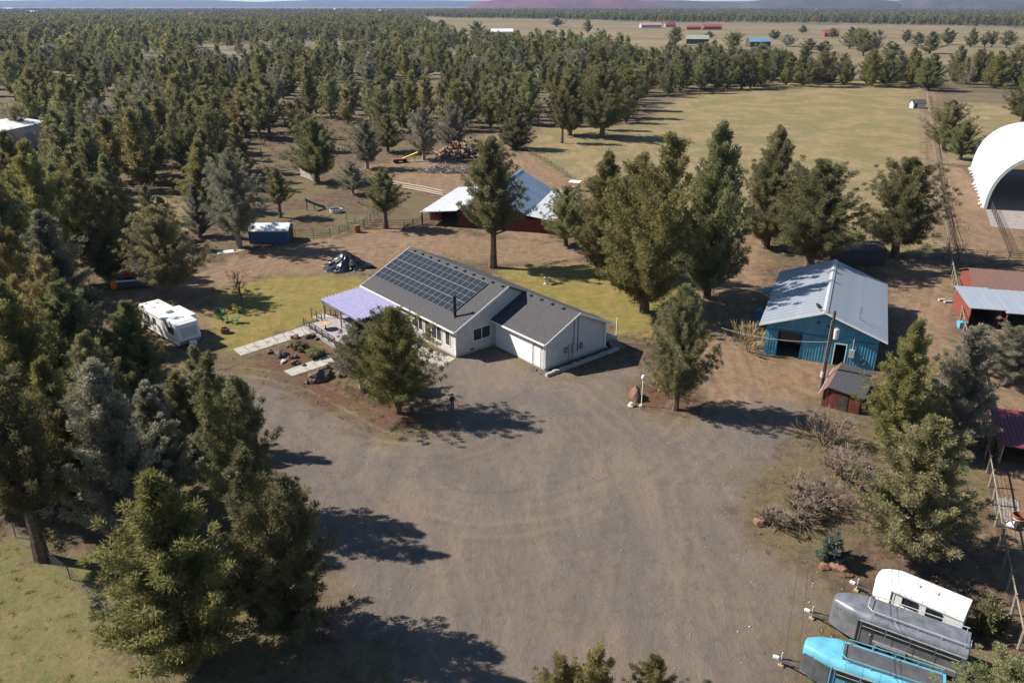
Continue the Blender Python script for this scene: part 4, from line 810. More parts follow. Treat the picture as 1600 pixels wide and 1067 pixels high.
# ------------------------------------------------------------------ generic sheds
def gable_shed(name, label, loc, rz, L_, D, zw, zr_, wall, roof, open_front=False, oh=.3, ridge='x', windows=0, cat='shed', roof2=None, door=False):
    t = thing(name, label, cat, (*loc, 0), rz); th = .08
    if ridge == 'x':
        pts = [(0, 0), (D, 0), (D, zw-.1), (D/2, zr_-.1), (0, zw-.1)]
        if open_front:
            MB().box(0, L_, D-.1, D, 0, zw-.1).build('back_wall', M[wall], t)
            for x in (0, L_-.1): MB().prism([(.0, 0), (D-.105, 0), (D-.105, zw-.1), (D/2, zr_-.1), (0, zw-.1)], 'x', x, x+.1).build('end_wall', M[wall], t)
        else: MB().prism(pts, 'x', 0, L_).build('wall', M[wall], t)
        p = (zr_-zw)/(D/2)
        MB().hexa([(-oh,-oh,zw-oh*p-th),(L_+oh,-oh,zw-oh*p-th),(L_+oh,D/2,zr_-th),(-oh,D/2,zr_-th)], [(-oh,-oh,zw-oh*p),(L_+oh,-oh,zw-oh*p),(L_+oh,D/2,zr_),(-oh,D/2,zr_)]).build('roof', M[roof], t)
        MB().hexa([(-oh,D/2+.001,zr_-th),(L_+oh,D/2+.001,zr_-th),(L_+oh,D+oh,zw-oh*p-th),(-oh,D+oh,zw-oh*p-th)], [(-oh,D/2+.001,zr_),(L_+oh,D/2+.001,zr_),(L_+oh,D+oh,zw-oh*p),(-oh,D+oh,zw-oh*p)]).build('roof', M[roof2 or roof], t)
    for k in range(windows):
        x = L_*(k+.5)/windows; window(t, ('y', 0, -1), x-.55, x+.55, 1.0, 1.0+min(1.1, zw*.35), 0, 0)
    if door: MB().box(L_*.12, L_*.12+1.0, -.05, .02, .05, 2.0).build('door', M['brown_wood'], t)
    return t
def mono_shed(name, label, loc, rz, L_, D, zf, zb, wall, roof, posts=2, open_front=True, oh=.25, cat='shed', ribs=0):
    t = thing(name, label, cat, (*loc, 0), rz)
    zz = lambda y: zf+(zb-zf)*y/D
    MB().box(0, L_, D-.1, D, 0, zb-.1).build('back_wall', M[wall], t)
    for x in (0, L_-.1): MB().hexa([(x,0,0),(x+.1,0,0),(x+.1,D-.105,0),(x,D-.105,0)], [(x,0,zf-.1),(x+.1,0,zf-.1),(x+.1,D-.105,zz(D-.105)-.1),(x,D-.105,zz(D-.105)-.1)]).build('side_wall', M[wall], t)
    if not open_front: MB().box(.105, L_-.105, 0, .1, 0, zf-.1).build('front_wall', M[wall], t)
    for k in range(posts): x = L_*(k+1)/(posts+1); MB().box(x-.1, x+.1, .02, .22, 0, zf-.1).build('post', M[wall], t)
    ya, yb = -oh, D+oh; mb = MB().hexa([(-oh,ya,zz(ya)-.07),(L_+oh,ya,zz(ya)-.07),(L_+oh,yb,zz(yb)-.07),(-oh,yb,zz(yb)-.07)], [(-oh,ya,zz(ya)),(L_+oh,ya,zz(ya)),(L_+oh,yb,zz(yb)),(-oh,yb,zz(yb))])
    for k in range(ribs):
        x = -oh+(L_+2*oh)*(k+.5)/ribs; mb.hexa([(x,ya,zz(ya)),(x+.05,ya,zz(ya)),(x+.05,yb,zz(yb)),(x,yb,zz(yb))], [(x,ya,zz(ya)+.04),(x+.05,ya,zz(ya)+.04),(x+.05,yb,zz(yb)+.04),(x,yb,zz(yb)+.04)])
    mb.build('roof', M[roof], t); return t
# pump shed with dark roof, before the workshop
ps = thing('pump_shed', 'small red shed with dark felt roof at the foot of the utility pole', 'shed', (29.95, 67.6, 0), R(-32))
MB().prism([(.2, 0), (3.6, 0), (3.6, 1.75), (.55, 2.15), (.2, 1.75)], 'y', .2, 6.4).build('wall', M['red_wood'], ps)
MB().hexa([(.55,0,2.18),(3.9,0,1.72),(3.9,6.7,1.72),(.55,6.7,2.18)], [(.55,0,2.27),(3.9,0,1.81),(3.9,6.7,1.81),(.55,6.7,2.27)]).build('roof', M['shingle'], ps)
MB().hexa([(-.15,0,1.30),(.548,0,2.18),(.548,6.7,2.18),(-.15,6.7,1.30)], [(-.15,0,1.39),(.548,0,2.27),(.548,6.7,2.27),(-.15,6.7,1.39)]).build('roof', M['shingle_brown'], ps)
MB().box(-.18, -.152, -.02, 6.72, 1.25, 1.42).build('fascia', M['trim'], ps); MB().box(1.6, 2.5, .16, .22, 0, 1.6).build('door', M['brown_wood'], ps)
mono_shed('container_shed', 'dark grey metal shed tucked behind the blue workshop', G(1300, 413), R(-8), 7.5, 4, 2.4, 2.7, 'dark_metal', 'dark_metal', 0, False, ribs=10)
sa_ = gable_shed('red_stable', 'red stable with brown shingle roof beside the wooden fence', (60.4, 96.2), R(-16), 10, 7.6, 2.4, 3.7, 'red_bright', 'shingle_brown', windows=3)
mono_shed('open_stall', 'red open-front stall with blue-grey metal roof, nearest the fence', (55.5, 88.2), R(-13), 3.4, 6.6, 2.5, 2.9, 'red_bright', 'metal_roof', 0, ribs=5)
mono_shed('open_stall', 'wide red open-front stall with rusty patched metal roof', (59.2, 86.9), R(-13), 8.5, 6.8, 2.35, 2.85, 'red_bright', 'metal_roof', 2, ribs=10)
mono_shed('hay_shelter', 'dark hay shelter with maroon metal roof by the fence', (41.3, 56.8), R(-20), 7, 5.6, 2.2, 2.7, 'tan_wood', 'maroon', 1, ribs=22)
bs = gable_shed('small_blue_shed', 'small dark blue metal shed with pale snowy roof by the corral', G(390, 381), R(2), 6.4, 3.8, 2.15, 3.0, 'shed_blue', 'snowy', oh=.12)
MB().box(6.39, 6.43, .7, 3.1, 0, 2.0).build('doorway', M['brown_wood'], bs)
for k in range(20): MB().box(.15+k*.31, .19+k*.31, -.03, .0, 0, 2.0).build('wall_rib', M['shed_blue'], bs)
pk = G(1426, 170); gable_shed('pasture_shelter', 'tiny grey shelter at the far end of the pasture fence', pk, R(-5), 4.4, 3.5, 2.1, 3.2, 'white_wall', 'shingle', door=True)
ls = gable_shed('long_dark_shed', 'long shed with dark metal roof among the trees', G(68, 82), R(2), 26, 10, 3.2, 5.2, 'brown_wood', 'dark_metal', windows=4)
# white metal building at the left
wb = thing('metal_building', 'large white metal building with grey shaded wall beyond the wood', 'building', (-130.4, 225, 0), R(-95))
MB().prism([(-16, 0), (0, 0), (0, 6.0), (-8, 7.0), (-16, 6.0)], 'x', 0, 34).build('wall', M['white_wall'], wb)
for s in (0, 1):
    ya, yb = (.3, -8) if s == 0 else (-16.3, -8.001); zb = 7.02 if s == 0 else 7.02; MB().hexa([(-.3,ya,5.92),(34.3,ya,5.92),(34.3,yb,zb),(-.3,yb,zb)], [(-.3,ya,6.02),(34.3,ya,6.02),(34.3,yb,zb+.1),(-.3,yb,zb+.1)]).build('roof', M['white_paint'], wb)
MB().box(6, 10, -.02, .05, 0, 4.2).build('roller_door', M['found'], wb); MB().box(14, 15.1, -.02, .04, 0, 2.2).build('door', M['brown_wood'], wb)
# ------------------------------------------------------------------ red barn
BR = R(-15); barn = thing('red_barn', 'red wooden barn with shiny metal gable roof and lean-tos on both sides', 'barn', (-3.5, 132.95, 0), BR); BD = 20.5
def broof(x0, z0, x1, z1, m='barn_metal_sky_tint', y0=-.5, y1=BD+.4, nm='roof', t_=.07):
    mb = MB().hexa([(x0,y0,z0-t_),(x1,y0,z1-t_),(x1,y1,z1-t_),(x0,y1,z0-t_)], [(x0,y0,z0),(x1,y0,z1),(x1,y1,z1),(x0,y1,z0)])
    k = 0
    while y0+k*.9 < y1-.1: ya = y0+k*.9; mb.hexa([(x0,ya,z0),(x1,ya,z1),(x1,ya+.05,z1),(x0,ya+.05,z0)], [(x0,ya,z0+.04),(x1,ya,z1+.04),(x1,ya+.05,z1+.04),(x0,ya+.05,z0+.04)]); k += 1
    return mb.build(nm, M[m], barn)
broof(-6.3, 3.04, 0, 6.5); broof(6.3, 3.04, 0.002, 6.5); broof(-13.2, 2.35, -6.302, 3.03, 'lean_metal_sunlit', nm='lean_to_roof'); broof(11.2, 2.3, 6.302, 3.03, 'lean_metal_sunlit', nm='lean_to_roof')
MB().prism([(-.3, 6.48), (0, 6.62), (.3, 6.48), (0, 6.56)], 'y', -.52, BD+.42).build('ridge_cap', M['barn_metal_sky_tint'], barn)
bw = MB().prism([(-6, 0), (-3, 0), (-3, 3.0), (0, 3.0), (0, 6.35), (-6, 3.05)], 'y', 0, .12).prism([(0.001, 2.8), (2.4, 2.8), (2.4, 0), (6, 0), (6, 3.05), (.001, 6.35)], 'y', 0, .12).build('front_wall', M['red_boards'], barn)
MB().box(-6, -5.88, .125, BD, 0, 3.0).box(5.88, 6, .125, BD, 0, 3.0).build('side_wall', M['red_boards'], barn); MB().prism([(-6, 0), (6, 0), (6, 3.0), (0, 6.3), (-6, 3.0)], 'y', BD, BD+.12).build('back_wall', M['red_boards'], barn)
MB().box(6.005, 10.9, 0, .12, 0, 2.3).box(10.78, 10.9, .125, BD, 0, 2.25).build('lean_to_wall', M['red_boards'], barn)
MB().box(-12.7, -10.6, 3.5, 3.62, 0, 2.4).box(-12.7, -12.58, 3.7, BD, 0, 2.3).build('lean_to_wall', M['red_boards'], barn)
for x in (-12.9, -9.6, -6.2): MB().box(x-.09, x+.09, -.1, .08, 0, 2.45+.1*(x+13)).build('post', M['brown_wood'], barn)
for x in (-3.1, 2.4): MB().box(x-.08, x+.08, -.12, -.003, 0, 3.0).build('post', M['brown_wood'], barn)
MB().tube([(-5.6, -.08, 2.7), (-3.3, -.08, .2)], .07, 4).tube([(2.7, -.08, .2), (5.6, -.08, 2.6)], .07, 4).build('door_brace', M['brown_wood'], barn)
# ------------------------------------------------------------------ white fabric arena
A0, A1 = G(1536, 327), G(1517, 262); ar = math.atan2(A1[1]-A0[1], A1[0]-A0[0])-math.pi/2
arena = thing('fabric_arena', 'huge white arched fabric riding arena open at the front', 'arena', (*A0, 0), ar)
AW, AH, AL = 30., 11.5, math.hypot(A1[0]-A0[0], A1[1]-A0[1]); pr_ = []
for k in range(25):
    t = math.pi*k/24; c_, s_ = math.cos(t), math.sin(t); pr_.append((AW/2-AW/2*math.copysign(abs(c_)**.62, c_), AH*s_**.85))
def arch(y, ins): return [(AW/2+(x-AW/2)*(1-ins*2/AW), y, z*(1-ins/AH)) for x, z in pr_]
am = MB(); nb_ = 7
for b in range(nb_):
    ya, yb = AL*b/nb_, AL*(b+1)/nb_
    am.loft([arch(ya, 0), arch((ya+yb)/2, .07), arch(yb, 0)], closed=False)
am.build('fabric_cover', M['white_fabric'], arena, smooth=True)
for b in range(nb_+1): MB().tube(arch(AL*b/nb_+(.1 if b == 0 else 0), .35), .11, 6).build('arch_truss', M['alu'], arena)
MB().loft([arch(-.02, -.02), arch(-.02, .55)], closed=False).loft([arch(-.02, .55), arch(.25, .55)], closed=False).build('front_hem', M['alu'], arena)
MB().box(.5, AW-.5, -14, AL, .004, .03).build('footing', M['sand'], arena)
for b in range(14):
    y = AL*(b+.5)/14+rnd.uniform(-.6, .6); w9 = rnd.uniform(.3, .75); MB().hexa([(-w9,y,0),(-.1,y,0),(-.1,y+w9,0),(-w9,y+w9,0)], [(-w9*.5,y+.1,w9*.5),(.05,y,w9),(.05,y+w9,w9),(-w9*.5,y+w9*.9,w9*.5)]).build('hem_anchor', M['white_fabric'], arena)
# ------------------------------------------------------------------ far farm buildings
defm('f_red', (.25,.060,.055), .6, var=.1, scale=.3); defm('f_green', (.22,.27,.20), .6, var=.1, scale=.3); defm('f_blue', (.16,.27,.40), .5, var=.1, scale=.3); defm('f_pale', (.62,.62,.62), .6, var=.05, scale=.3); defm('f_wall', (.40,.36,.32), .8, var=.1, scale=.3); defm('f_pink', (.36,.20,.21), .7, var=.1, scale=.3)
for (u, v, wpx, hm, rz, wl, rf_, lab) in [
  (1002, 44, 32, 5, 4, 'f_wall', 'f_pink', 'long farmhouse with pale pink roof at the far edge of the dry fields'), (1040, 43, 16, 5, 8, 'f_pink', 'f_red', 'far pink barn with red roof beside the long farmhouse'), (1073, 47, 22, 4, -5, 'f_red', 'f_red', 'far low red barn with dark doors in the dry fields'),
  (1100, 47, 28, 5, 3, 'f_red', 'f_red', 'far broad barn with bright red roof'), (1072, 69, 34, 5, -14, 'brown_wood', 'f_green', 'dark farm shed with pale green roof in the dry fields'), (1172, 74, 34, 5, 10, 'brown_wood', 'f_blue', 'brown farm shed with bright blue roof'),
  (1288, 58, 22, 5, -6, 'f_red', 'f_red', 'small red farmhouse beside two dark trees in the fields'), (768, 56, 34, 5, 5, 'white_wall', 'f_pale', 'white barn at the edge of the wood by the tan field'), (800, 17, 14, 7, 0, 'f_pale', 'f_pale', 'white roofed building in the distant tree belt'),
  (866, 21, 12, 6, 8, 'f_pale', 'f_pale', 'pale house in the distant tree belt'), (0, 78, 24, 5, 12, 'white_wall', 'f_pale', 'white house among the trees by the long dark shed'), (28, 74, 14, 4, 3, 'white_wall', 'f_pale', 'small white outbuilding near the long dark shed'),
  (2, 16, 22, 9, 0, 'f_pale', 'f_pale', 'large pale roof far off in the woodland'), (40, 22, 18, 8, 5, 'f_pale', 'f_pale', 'pale warehouse roof far off over the woodland'), (288, 26, 16, 7, 0, 'f_wall', 'f_red', 'distant house with rust-coloured roof in the woodland'),
  (1504, 17, 10, 8, 0, 'f_pale', 'f_pale', 'white house at the foot of the far butte'), (1528, 15, 12, 8, 0, 'f_pale', 'f_pale', 'larger white house on the slope of the far butte'), (1556, 16, 8, 8, 0, 'f_pale', 'f_pale', 'tiny white house beyond the larger one at the far butte'),
  (592, 20, 12, 8, 0, 'f_pale', 'f_pale', 'distant white house above the woodland'), (512, 17, 14, 8, 3, 'f_pale', 'f_pale', 'distant pale house in the woodland haze')]:
    x, y = G(u, v); wd = WPX(y, wpx); t = gable_shed('farm_building', lab, (x-wd/2*0, y), R(rz), wd, max(7, wd*.5), hm*.95, hm*1.6, wl, rf_, windows=3, cat='building', door=True)
# ================================================================== VEHICLES
defm('rv_white', (.68,.68,.66), .4, var=.03, scale=.7); defm('rv_grey', (.45,.44,.43), .5, var=.05); defm('tyre', (.022,.022,.022), .85, var=.2); defm('rim', (.55,.55,.55), .35, .5, var=.1)
defm('trailer_grey', (.22,.23,.255), .34, .45, var=.16, scale=1.6); defm('trailer_blue', (.110,.350,.460), .38, var=.13, scale=.8); defm('trailer_mat', (.075,.078,.085), .7, var=.15, scale=1.5); defm('orange', (.62,.13,.030), .6, var=.15); defm('tractor_red', (.30,.040,.030), .5, var=.1)
defm('tarp', (.020,.023,.030), .28, var=.3, scale=2, spec=.6, bump=.5, bscale=3); defm('yellow', (.62,.50,.06), .6, var=.05); defm('green_plastic', (.02,.16,.10), .5, var=.1); defm('rust', (.21,.085,.045), .85, var=.3, scale=3); defm('rock', (.115,.085,.070), .95, var=.35, scale=2.5, bump=.6); defm('red_rock', (.17,.095,.065), .95, var=.25, scale=2.5, bump=.5)
defm('log', (.22,.145,.105), .9, var=.3, scale=2, objvar=.35); defm('dead_wood', (.30,.26,.23), .9, var=.25, scale=2, objvar=.3); defm('skin', (.45,.28,.20), .6, var=.03); defm('dark_cloth', (.022,.024,.030), .9, var=.2); defm('hat', (.20,.14,.09), .9, var=.1)
defm('trim_dark', (.05,.05,.055), .6, var=.1)
def wheel(parent, x, y, r_=.36, w_=.22):
    t = MB().lathe([(r_*.62, -w_/2), (r_*.95, -w_/2), (r_, -w_*.35), (r_, w_*.35), (r_*.95, w_/2), (r_*.62, w_/2)], 20).build('wheel', M['tyre'], parent, (x, y, r_), (R(90), 0, 0)); MB().lathe([(.05, -w_*.42), (r_*.6, -w_*.38), (r_*.61, w_*.38), (.05, w_*.42)], 14).build('rim', M['rim'], t); return t
def rbox(mb, x0, x1, y0, y1, z0, z1, c=.06):   # box with chamfered upright and top edges
    def ring(i, z): return [(x0+i+c,y0+i,z),(x1-i-c,y0+i,z),(x1-i,y0+i+c,z),(x1-i,y1-i-c,z),(x1-i-c,y1-i,z),(x0+i+c,y1-i,z),(x0+i,y1-i-c,z),(x0+i,y0+i+c,z)]
    return mb.loft([ring(0, z0), ring(0, z1-c), ring(c*.3, z1-c*.3), ring(c, z1)])
# travel trailer: local +x forward, +y to its left
rp = G(213, 472, 3.1), G(277, 510, 3.1); rv_dir = math.atan2(rp[1][1]-rp[0][1], rp[1][0]-rp[0][0])+R(1); c_, s_ = math.cos(rv_dir), math.sin(rv_dir)
rvw = 2.5; fl = rp[1]; org = (fl[0]-s_*rvw/2, fl[1]+c_*rvw/2)          # front left roof corner is the right-hand side seen from behind; centre line of the nose
RL = 10.2
rv = thing('travel_trailer', 'long white travel trailer with slide-out parked beside the lawn', 'trailer', (org[0], org[1], 0), rv_dir)
prof_rv = [(-RL, .55), (-.55, .55), (-.02, 1.15), (.0, 1.5), (-.42, 3.0), (-.75, 3.12), (-RL+.25, 3.12), (-RL, 2.95)]
MB().prism(prof_rv, 'y', -rvw/2, rvw/2).build('body', M['rv_white'], rv)
rbox(MB(), -RL+.1, -.85, -rvw/2+.04, rvw/2-.04, 3.10, 3.17).build('roof', M['rv_white'], rv)
MB().prism([(-.56, .56), (-.005, 1.18), (.012, 1.18), (-.54, .53)], 'y', -rvw/2+.02, rvw/2-.02).build('front_guard', M['rv_grey'], rv)
fw_ = MB().hexa([(.004,-.95,1.55),(.03,-.95,1.55),(.03,.95,1.55),(.004,.95,1.55)], [(-.30,-.95,2.6),(-.27,-.95,2.6),(-.27,.95,2.6),(-.30,.95,2.6)]).build('front_window_cover', M['rv_grey'], rv)
rbox(MB(), -6.8, -2.6, rvw/2, rvw/2+.95, .85, 2.95).build('slide_out', M['rv_white'], rv)
rbox(MB(), -5.4, -4.5, -.42, .42, 3.17, 3.5, .1).build('air_conditioner', M['rv_white'], rv)
for (x, y) in ((-8.9, .5), (-7.6, -.5), (-2.2, .35), (-9.5, -.6)): rbox(MB(), x-.2, x+.2, y-.2, y+.2, 3.17, 3.25, .04).build('roof_vent', M['rv_grey'], rv)
for (x0, x1) in ((-8.9, -7.6), (-6.6, -5.9), (-2.6, -1.3)): window(rv, ('y', -rvw/2, -1), x0, x1, 1.65, 2.45, 0, 0, 'dark_metal')
window(rv, ('y', rvw/2+.95, 1), -5.6, -3.8, 1.7, 2.4, 0, 1, 'dark_metal')
MB().box(-4.3, -3.6, -rvw/2-.04, -rvw/2, .75, 2.65).build('door', M['rv_grey'], rv); MB().box(-RL+.3, -1.0, -rvw/2-.012, -rvw/2, .95, 1.12).build('stripe', M['rv_grey'], rv)
for x in (-7.9, -3.0): MB().tube([(x, -rvw/2-.05, .9), (x, -rvw/2-.05, 2.95)], .035, 5).build('awning_arm', M['trim'], rv)
MB().tube([(-7.95, -rvw/2-.08, 2.95), (-2.95, -rvw/2-.08, 2.95)], .07, 8).build('awning_roll', M['trim'], rv)
for x in (-6.2, -5.3):
    for y in (-1.05, 1.05): wheel(rv, x, y)
MB().box(-9.8, .3, -.5, -.42, .42, .54).box(-9.8, .3, .42, .5, .42, .54).tube([(-.3, -.46, .48), (1.25, 0, .48)], .05, 5).tube([(-.3, .46, .48), (1.25, 0, .48)], .05, 5).tube([(1.1, 0, 0), (1.1, 0, .9)], .045, 6).build('chassis', M['black'], rv)
rbox(MB(), .12, .72, -.38, .38, .55, 1.12, .1).build('propane_cover', M['rv_white'], rv)
for x in (-9.2, -1.2): MB().tube([(x, -.9, 0), (x, -.9, .56)], .04, 5).tube([(x, .9, 0), (x, .9, .56)], .04, 5).build('stabiliser', M['dark_metal'], rv)
# horse trailers: local +x forward, nose at x=0
def horse_trailer(name, label, tip, hdg, L_, W_, H_, nose, mb_, mr, rack=False, vents=0, slots=True, guard=None):
    t = thing(name, label, 'trailer', (*tip, 0), hdg); hw, z0, rr_ = W_/2, .55, .38
    def sec(x, w_, zt):
        arc = [(w_-rr_*w_/hw*(1-math.cos(a)), zt-rr_+rr_*math.sin(a)) for a in np.linspace(0, math.pi/2, 6)]
        return [(x, -y, z) for y, z in arc]+[(x, y, z) for y, z in arc[::-1]]
    rings = [sec(-L_, hw, H_), sec(-nose, hw, H_), sec(-nose*.45, hw*.72, H_-.04), sec(-.12, hw*.42, H_-.14), sec(.0, hw*.34, H_-.36)]
    mbr = MB().loft(rings, closed=False, caps=False); mbr.add(rings[-1], [tuple(range(12))]); mbr.add([(-L_, y, z) for _, y, z in rings[0]], [tuple(range(12))]); mbr.build('roof', M[mr], t, smooth=True)
    low = [[(x, -y, z0), (x, -y, zt-rr_), (x, y, zt-rr_), (x, y, z0)] for x, y, zt in ((-L_, hw, H_), (-nose, hw, H_), (-nose*.45, hw*.72, H_-.04), (-.12, hw*.42, H_-.14), (0, hw*.34, H_-.36))]
    ms = MB()
    for a, b in zip(low, low[1:]):
        ms.add([a[0], b[0], b[1], a[1]], [(0, 1, 2, 3)]); ms.add([a[3], b[3], b[2], a[2]], [(3, 2, 1, 0)])
    ms.add(low[-1], [(0, 1, 2, 3)]); ms.add(low[0], [(3, 2, 1, 0)]); ms.add([p[0] for p in low]+[p[3] for p in low[::-1]], [tuple(range(10))]); ms.build('body', M[mb_], t)
    for f in np.linspace(.12, .9, 6):
        x = -nose-(L_-nose)*f; MB().loft([sec(x, hw+.006, H_+.008), sec(x-.03, hw+.006, H_+.008)], closed=False).build('roof_seam', M['rv_grey' if mr == 'white_paint' else mr], t)
    for s in (-1, 1):
        for f in np.linspace(.15, .95, 5):
            x = -nose-(L_-nose)*f; MB().box(x-.012, x+.012, *sorted((s*(hw+.002), s*(hw+.012))), z0+.02, H_-1.05).build('side_seam', M['rv_grey' if mr == 'white_paint' else 'trim_dark'], t)
    if guard:
        for s, k in ((-1, 0), (1, 3)):
            gd_ = MB()
            for i in (1, 2, 3):
                p, q = Vector(low[i][k]), Vector(low[i+1][k]); d = (q-p).normalized(); n_ = Vector((-d.y, d.x, 0))*s*.014
                if i == 1: p = p.lerp(q, .08)
                zt0, zt1 = low[i][1][2]-.08, low[i+1][1][2]-.08
                gd_.hexa([(p.x+n_.x*f, p.y+n_.y*f, z0+.05) for f in (.3,)]+[(q.x+n_.x*.3, q.y+n_.y*.3, z0+.05), (q.x+n_.x*2, q.y+n_.y*2, z0+.05), (p.x+n_.x*2, p.y+n_.y*2, z0+.05)],
                         [(p.x+n_.x*.3, p.y+n_.y*.3, zt0), (q.x+n_.x*.3, q.y+n_.y*.3, zt1), (q.x+n_.x*2, q.y+n_.y*2, zt1), (p.x+n_.x*2, p.y+n_.y*2, zt0)])
            gd_.build('rock_guard', M[guard], t)
        MB().box(.004, .03, -hw*.33, hw*.33, z0+.05, H_-.6).build('rock_guard', M[guard], t)
    for s in (-1, 1):
        if slots:
            n = 4; x0 = -L_+.25; st = (L_-nose-.5)/n
            for k in range(n):
                o = MB().box(x0+k*st+.05, x0+(k+1)*st-.05, s*hw-.01 if s > 0 else -hw-.015, hw+.015 if s > 0 else -hw+.01, H_-1.0, H_-.52).build('window', M['black'], t)
                MB().box(x0+k*st+.05, x0+(k+1)*st-.05, s*(hw+.02)-.012, s*(hw+.02)+.012, H_-.78, H_-.74).build('window_bar', M['alu'], o)
        else:
            for x0 in (-L_*.52, -L_*.78): window(t, ('y', s*hw, s), x0, x0+.9, H_-1.1, H_-.52, 0, 1, 'black')
        MB().prism([(-L_*.62, .45), (-L_*.62+.15, .98), (-L_*.62+1.75, .98), (-L_*.62+1.9, .45), (-L_*.62+1.8, .45), (-L_*.62+1.68, .9), (-L_*.62+.22, .9), (-L_*.62+.1, .45)], 'y', *sorted((s*(hw+.02), s*(hw+.26)))).build('fender', M[mb_], t)
        for x in (-L_*.62+.52, -L_*.62+1.36): wheel(t, x, s*(hw+.12), .35, .2)
        MB().box(-L_+.02, -nose, *sorted((s*(hw+.004), s*(hw+.03))), H_-.47, H_-.40).build('trim_rail', M['alu'], t)
        MB().box(-nose-.1, -nose-.04, *sorted((s*(hw+.004), s*(hw+.03))), z0, H_-.4).build('trim_post', M['black'], t)
        MB().box(-.6, -.5, *sorted((s*hw*.60, s*hw*.66)), H_-.5, H_-.44).build('marker_light', M['tractor_red'], t)
    for s in (-1, 1):
        sd9 = MB().box(-nose-.95, -nose-.93, *sorted((s*(hw+.004), s*(hw+.02))), z0+.05, H_-.5).box(-nose-.27, -nose-.25, *sorted((s*(hw+.004), s*(hw+.02))), z0+.05, H_-.5).box(-nose-.929, -nose-.271, *sorted((s*(hw+.004), s*(hw+.02))), H_-.52, H_-.50).build('side_door', M['trim_dark'], t); MB().box(-nose-.85, -nose-.75, *sorted((s*(hw+.01), s*(hw+.05))), 1.3, 1.36).build('handle', M['alu'], sd9)
        MB().box(-L_+.1, -nose-1.0, *sorted((s*(hw+.003), s*(hw+.010))), z0+.35, z0+.47).build('stripe', M['rv_grey'], t)
    MB().box(-L_-.02, -L_+.02, -.02, .02, z0, H_-.3).box(-L_-.02, -L_-.001, -hw+.05, hw-.05, .62, .68).build('rear_door_trim', M['black'], t)
    for k in range(vents): rbox(MB(), -L_*.45-k*L_*.2-.16, -L_*.45-k*L_*.2+.16, .05-.16, .05+.16, H_-.03, H_+.07, .04).build('roof_vent', M['rv_grey'], t)
    MB().tube([(-.3, -.35, .5), (1.25, 0, .5)], .05, 6).tube([(-.3, .35, .5), (1.25, 0, .5)], .05, 6).build('tongue', M['dark_metal'], t); MB().tube([(1.05, 0, .02), (1.05, 0, 1.0)], .05, 8).build('jack', M['alu'], t); rbox(MB(), 1.2, 1.55, -.09, .09, .45, .6, .03).build('coupler', M['rv_white'], t); MB().box(.9, 1.2, -.15, .15, -.02, .12).build('jack_block', M['tan_wood'], t)
    if rack:
        x0, x1, y_, zb_ = -L_+.12, -nose-.35, hw*.72, H_-.05
        loop = [(x0, -y_, zb_+.32), (x1-.3, -y_, zb_+.32), (x1, -y_+.3, zb_+.32), (x1, y_-.3, zb_+.32), (x1-.3, y_, zb_+.32), (x0, y_, zb_+.32)]
        MB().tube(loop, .028, 6).build('rack_rail', M[rack], t)
        for x in np.linspace(x0+.1, x1-.4, 5):
            for s in (-1, 1): MB().tube([(x, s*y_, zb_-.03), (x, s*y_, zb_+.32)], .022, 5).build('rack_post', M[rack], t)
        MB().box(x0+.05, x1-.1, -y_+.12, y_-.12, H_-.01, H_+.02).build('roof_mat', M['trailer_mat' if rack == 'trailer_blue' else 'trailer_grey'], t)
        MB().tube([(-L_-.05, y_-.45, .6), (-L_-.05, y_-.45, zb_+.4)], .02, 5).tube([(-L_-.05, y_-.1, .6), (-L_-.05, y_-.1, zb_+.4)], .02, 5).build('ladder', M['alu'], t)
    return t
def tip_of(u, v, z): return G(u, v, z)
wt = G(1364, 905, 1.6); horse_trailer('horse_trailer', 'short white two-window horse trailer beside the bushy juniper', (wt[0]+.3, wt[1]+.1), R(139.5), 5.3, 2.15, 2.35, 1.15, 'white_paint', 'white_paint', vents=2, slots=False)
gt = G(1296, 955, 1.5); horse_trailer('horse_trailer', 'silver-grey horse trailer with roof rack between the white and blue trailers', (gt[0]+.35, gt[1]+.45), R(147.5), 7.4, 2.15, 2.55, 1.6, 'trailer_grey', 'trailer_grey', rack='alu')
bt_ = G(1249, 1022, 1.5); horse_trailer('horse_trailer', 'bright sky-blue horse trailer with dark nose guard and roof rack', (bt_[0]+.25, bt_[1]+.15), R(152.5), 7.2, 2.2, 2.55, 1.6, 'trailer_blue', 'trailer_blue', rack='trailer_blue', guard='trailer_mat')
# tractor with canopy and a flail mower
tx, ty = G(206, 447); tr_ = thing('tractor', 'red tractor with silver sun canopy parked under the trees', 'tractor', (tx, ty+2.2, 0), R(200))
rbox(MB(), .2, 1.9, -.4, .4, .75, 1.35, .1).build('hood', M['tractor_red'], tr_); MB().box(-1.0, .2, -.35, .35, .5, .9).build('chassis', M['dark_metal'], tr_)
rbox(MB(), -.9, -.4, -.3, .3, .95, 1.5, .08).build('seat', M['black'], tr_)
for s in (-1, 1):
    wheel(tr_, -.75, s*.75, .72, .4); wheel(tr_, 1.45, s*.62, .42, .26)
    for x in (-1.1, .1): MB().tube([(x, s*.55, .8), (x, s*.55, 2.35)], .04, 5).build('canopy_post', M['dark_metal'], tr_)
MB().loft([[(-1.5,-.9,2.33),(.6,-.9,2.33),(.6,.9,2.33),(-1.5,.9,2.33)], [(-1.3,-.7,2.5),(.4,-.7,2.5),(.4,.7,2.5),(-1.3,.7,2.5)]]).build('canopy', M['alu'], tr_)
ml_ = thing('flail_mower', 'long dark implement with orange end and white pipe beside the tractor', 'implement', (tx+1.6, ty-.3, 0), R(12))
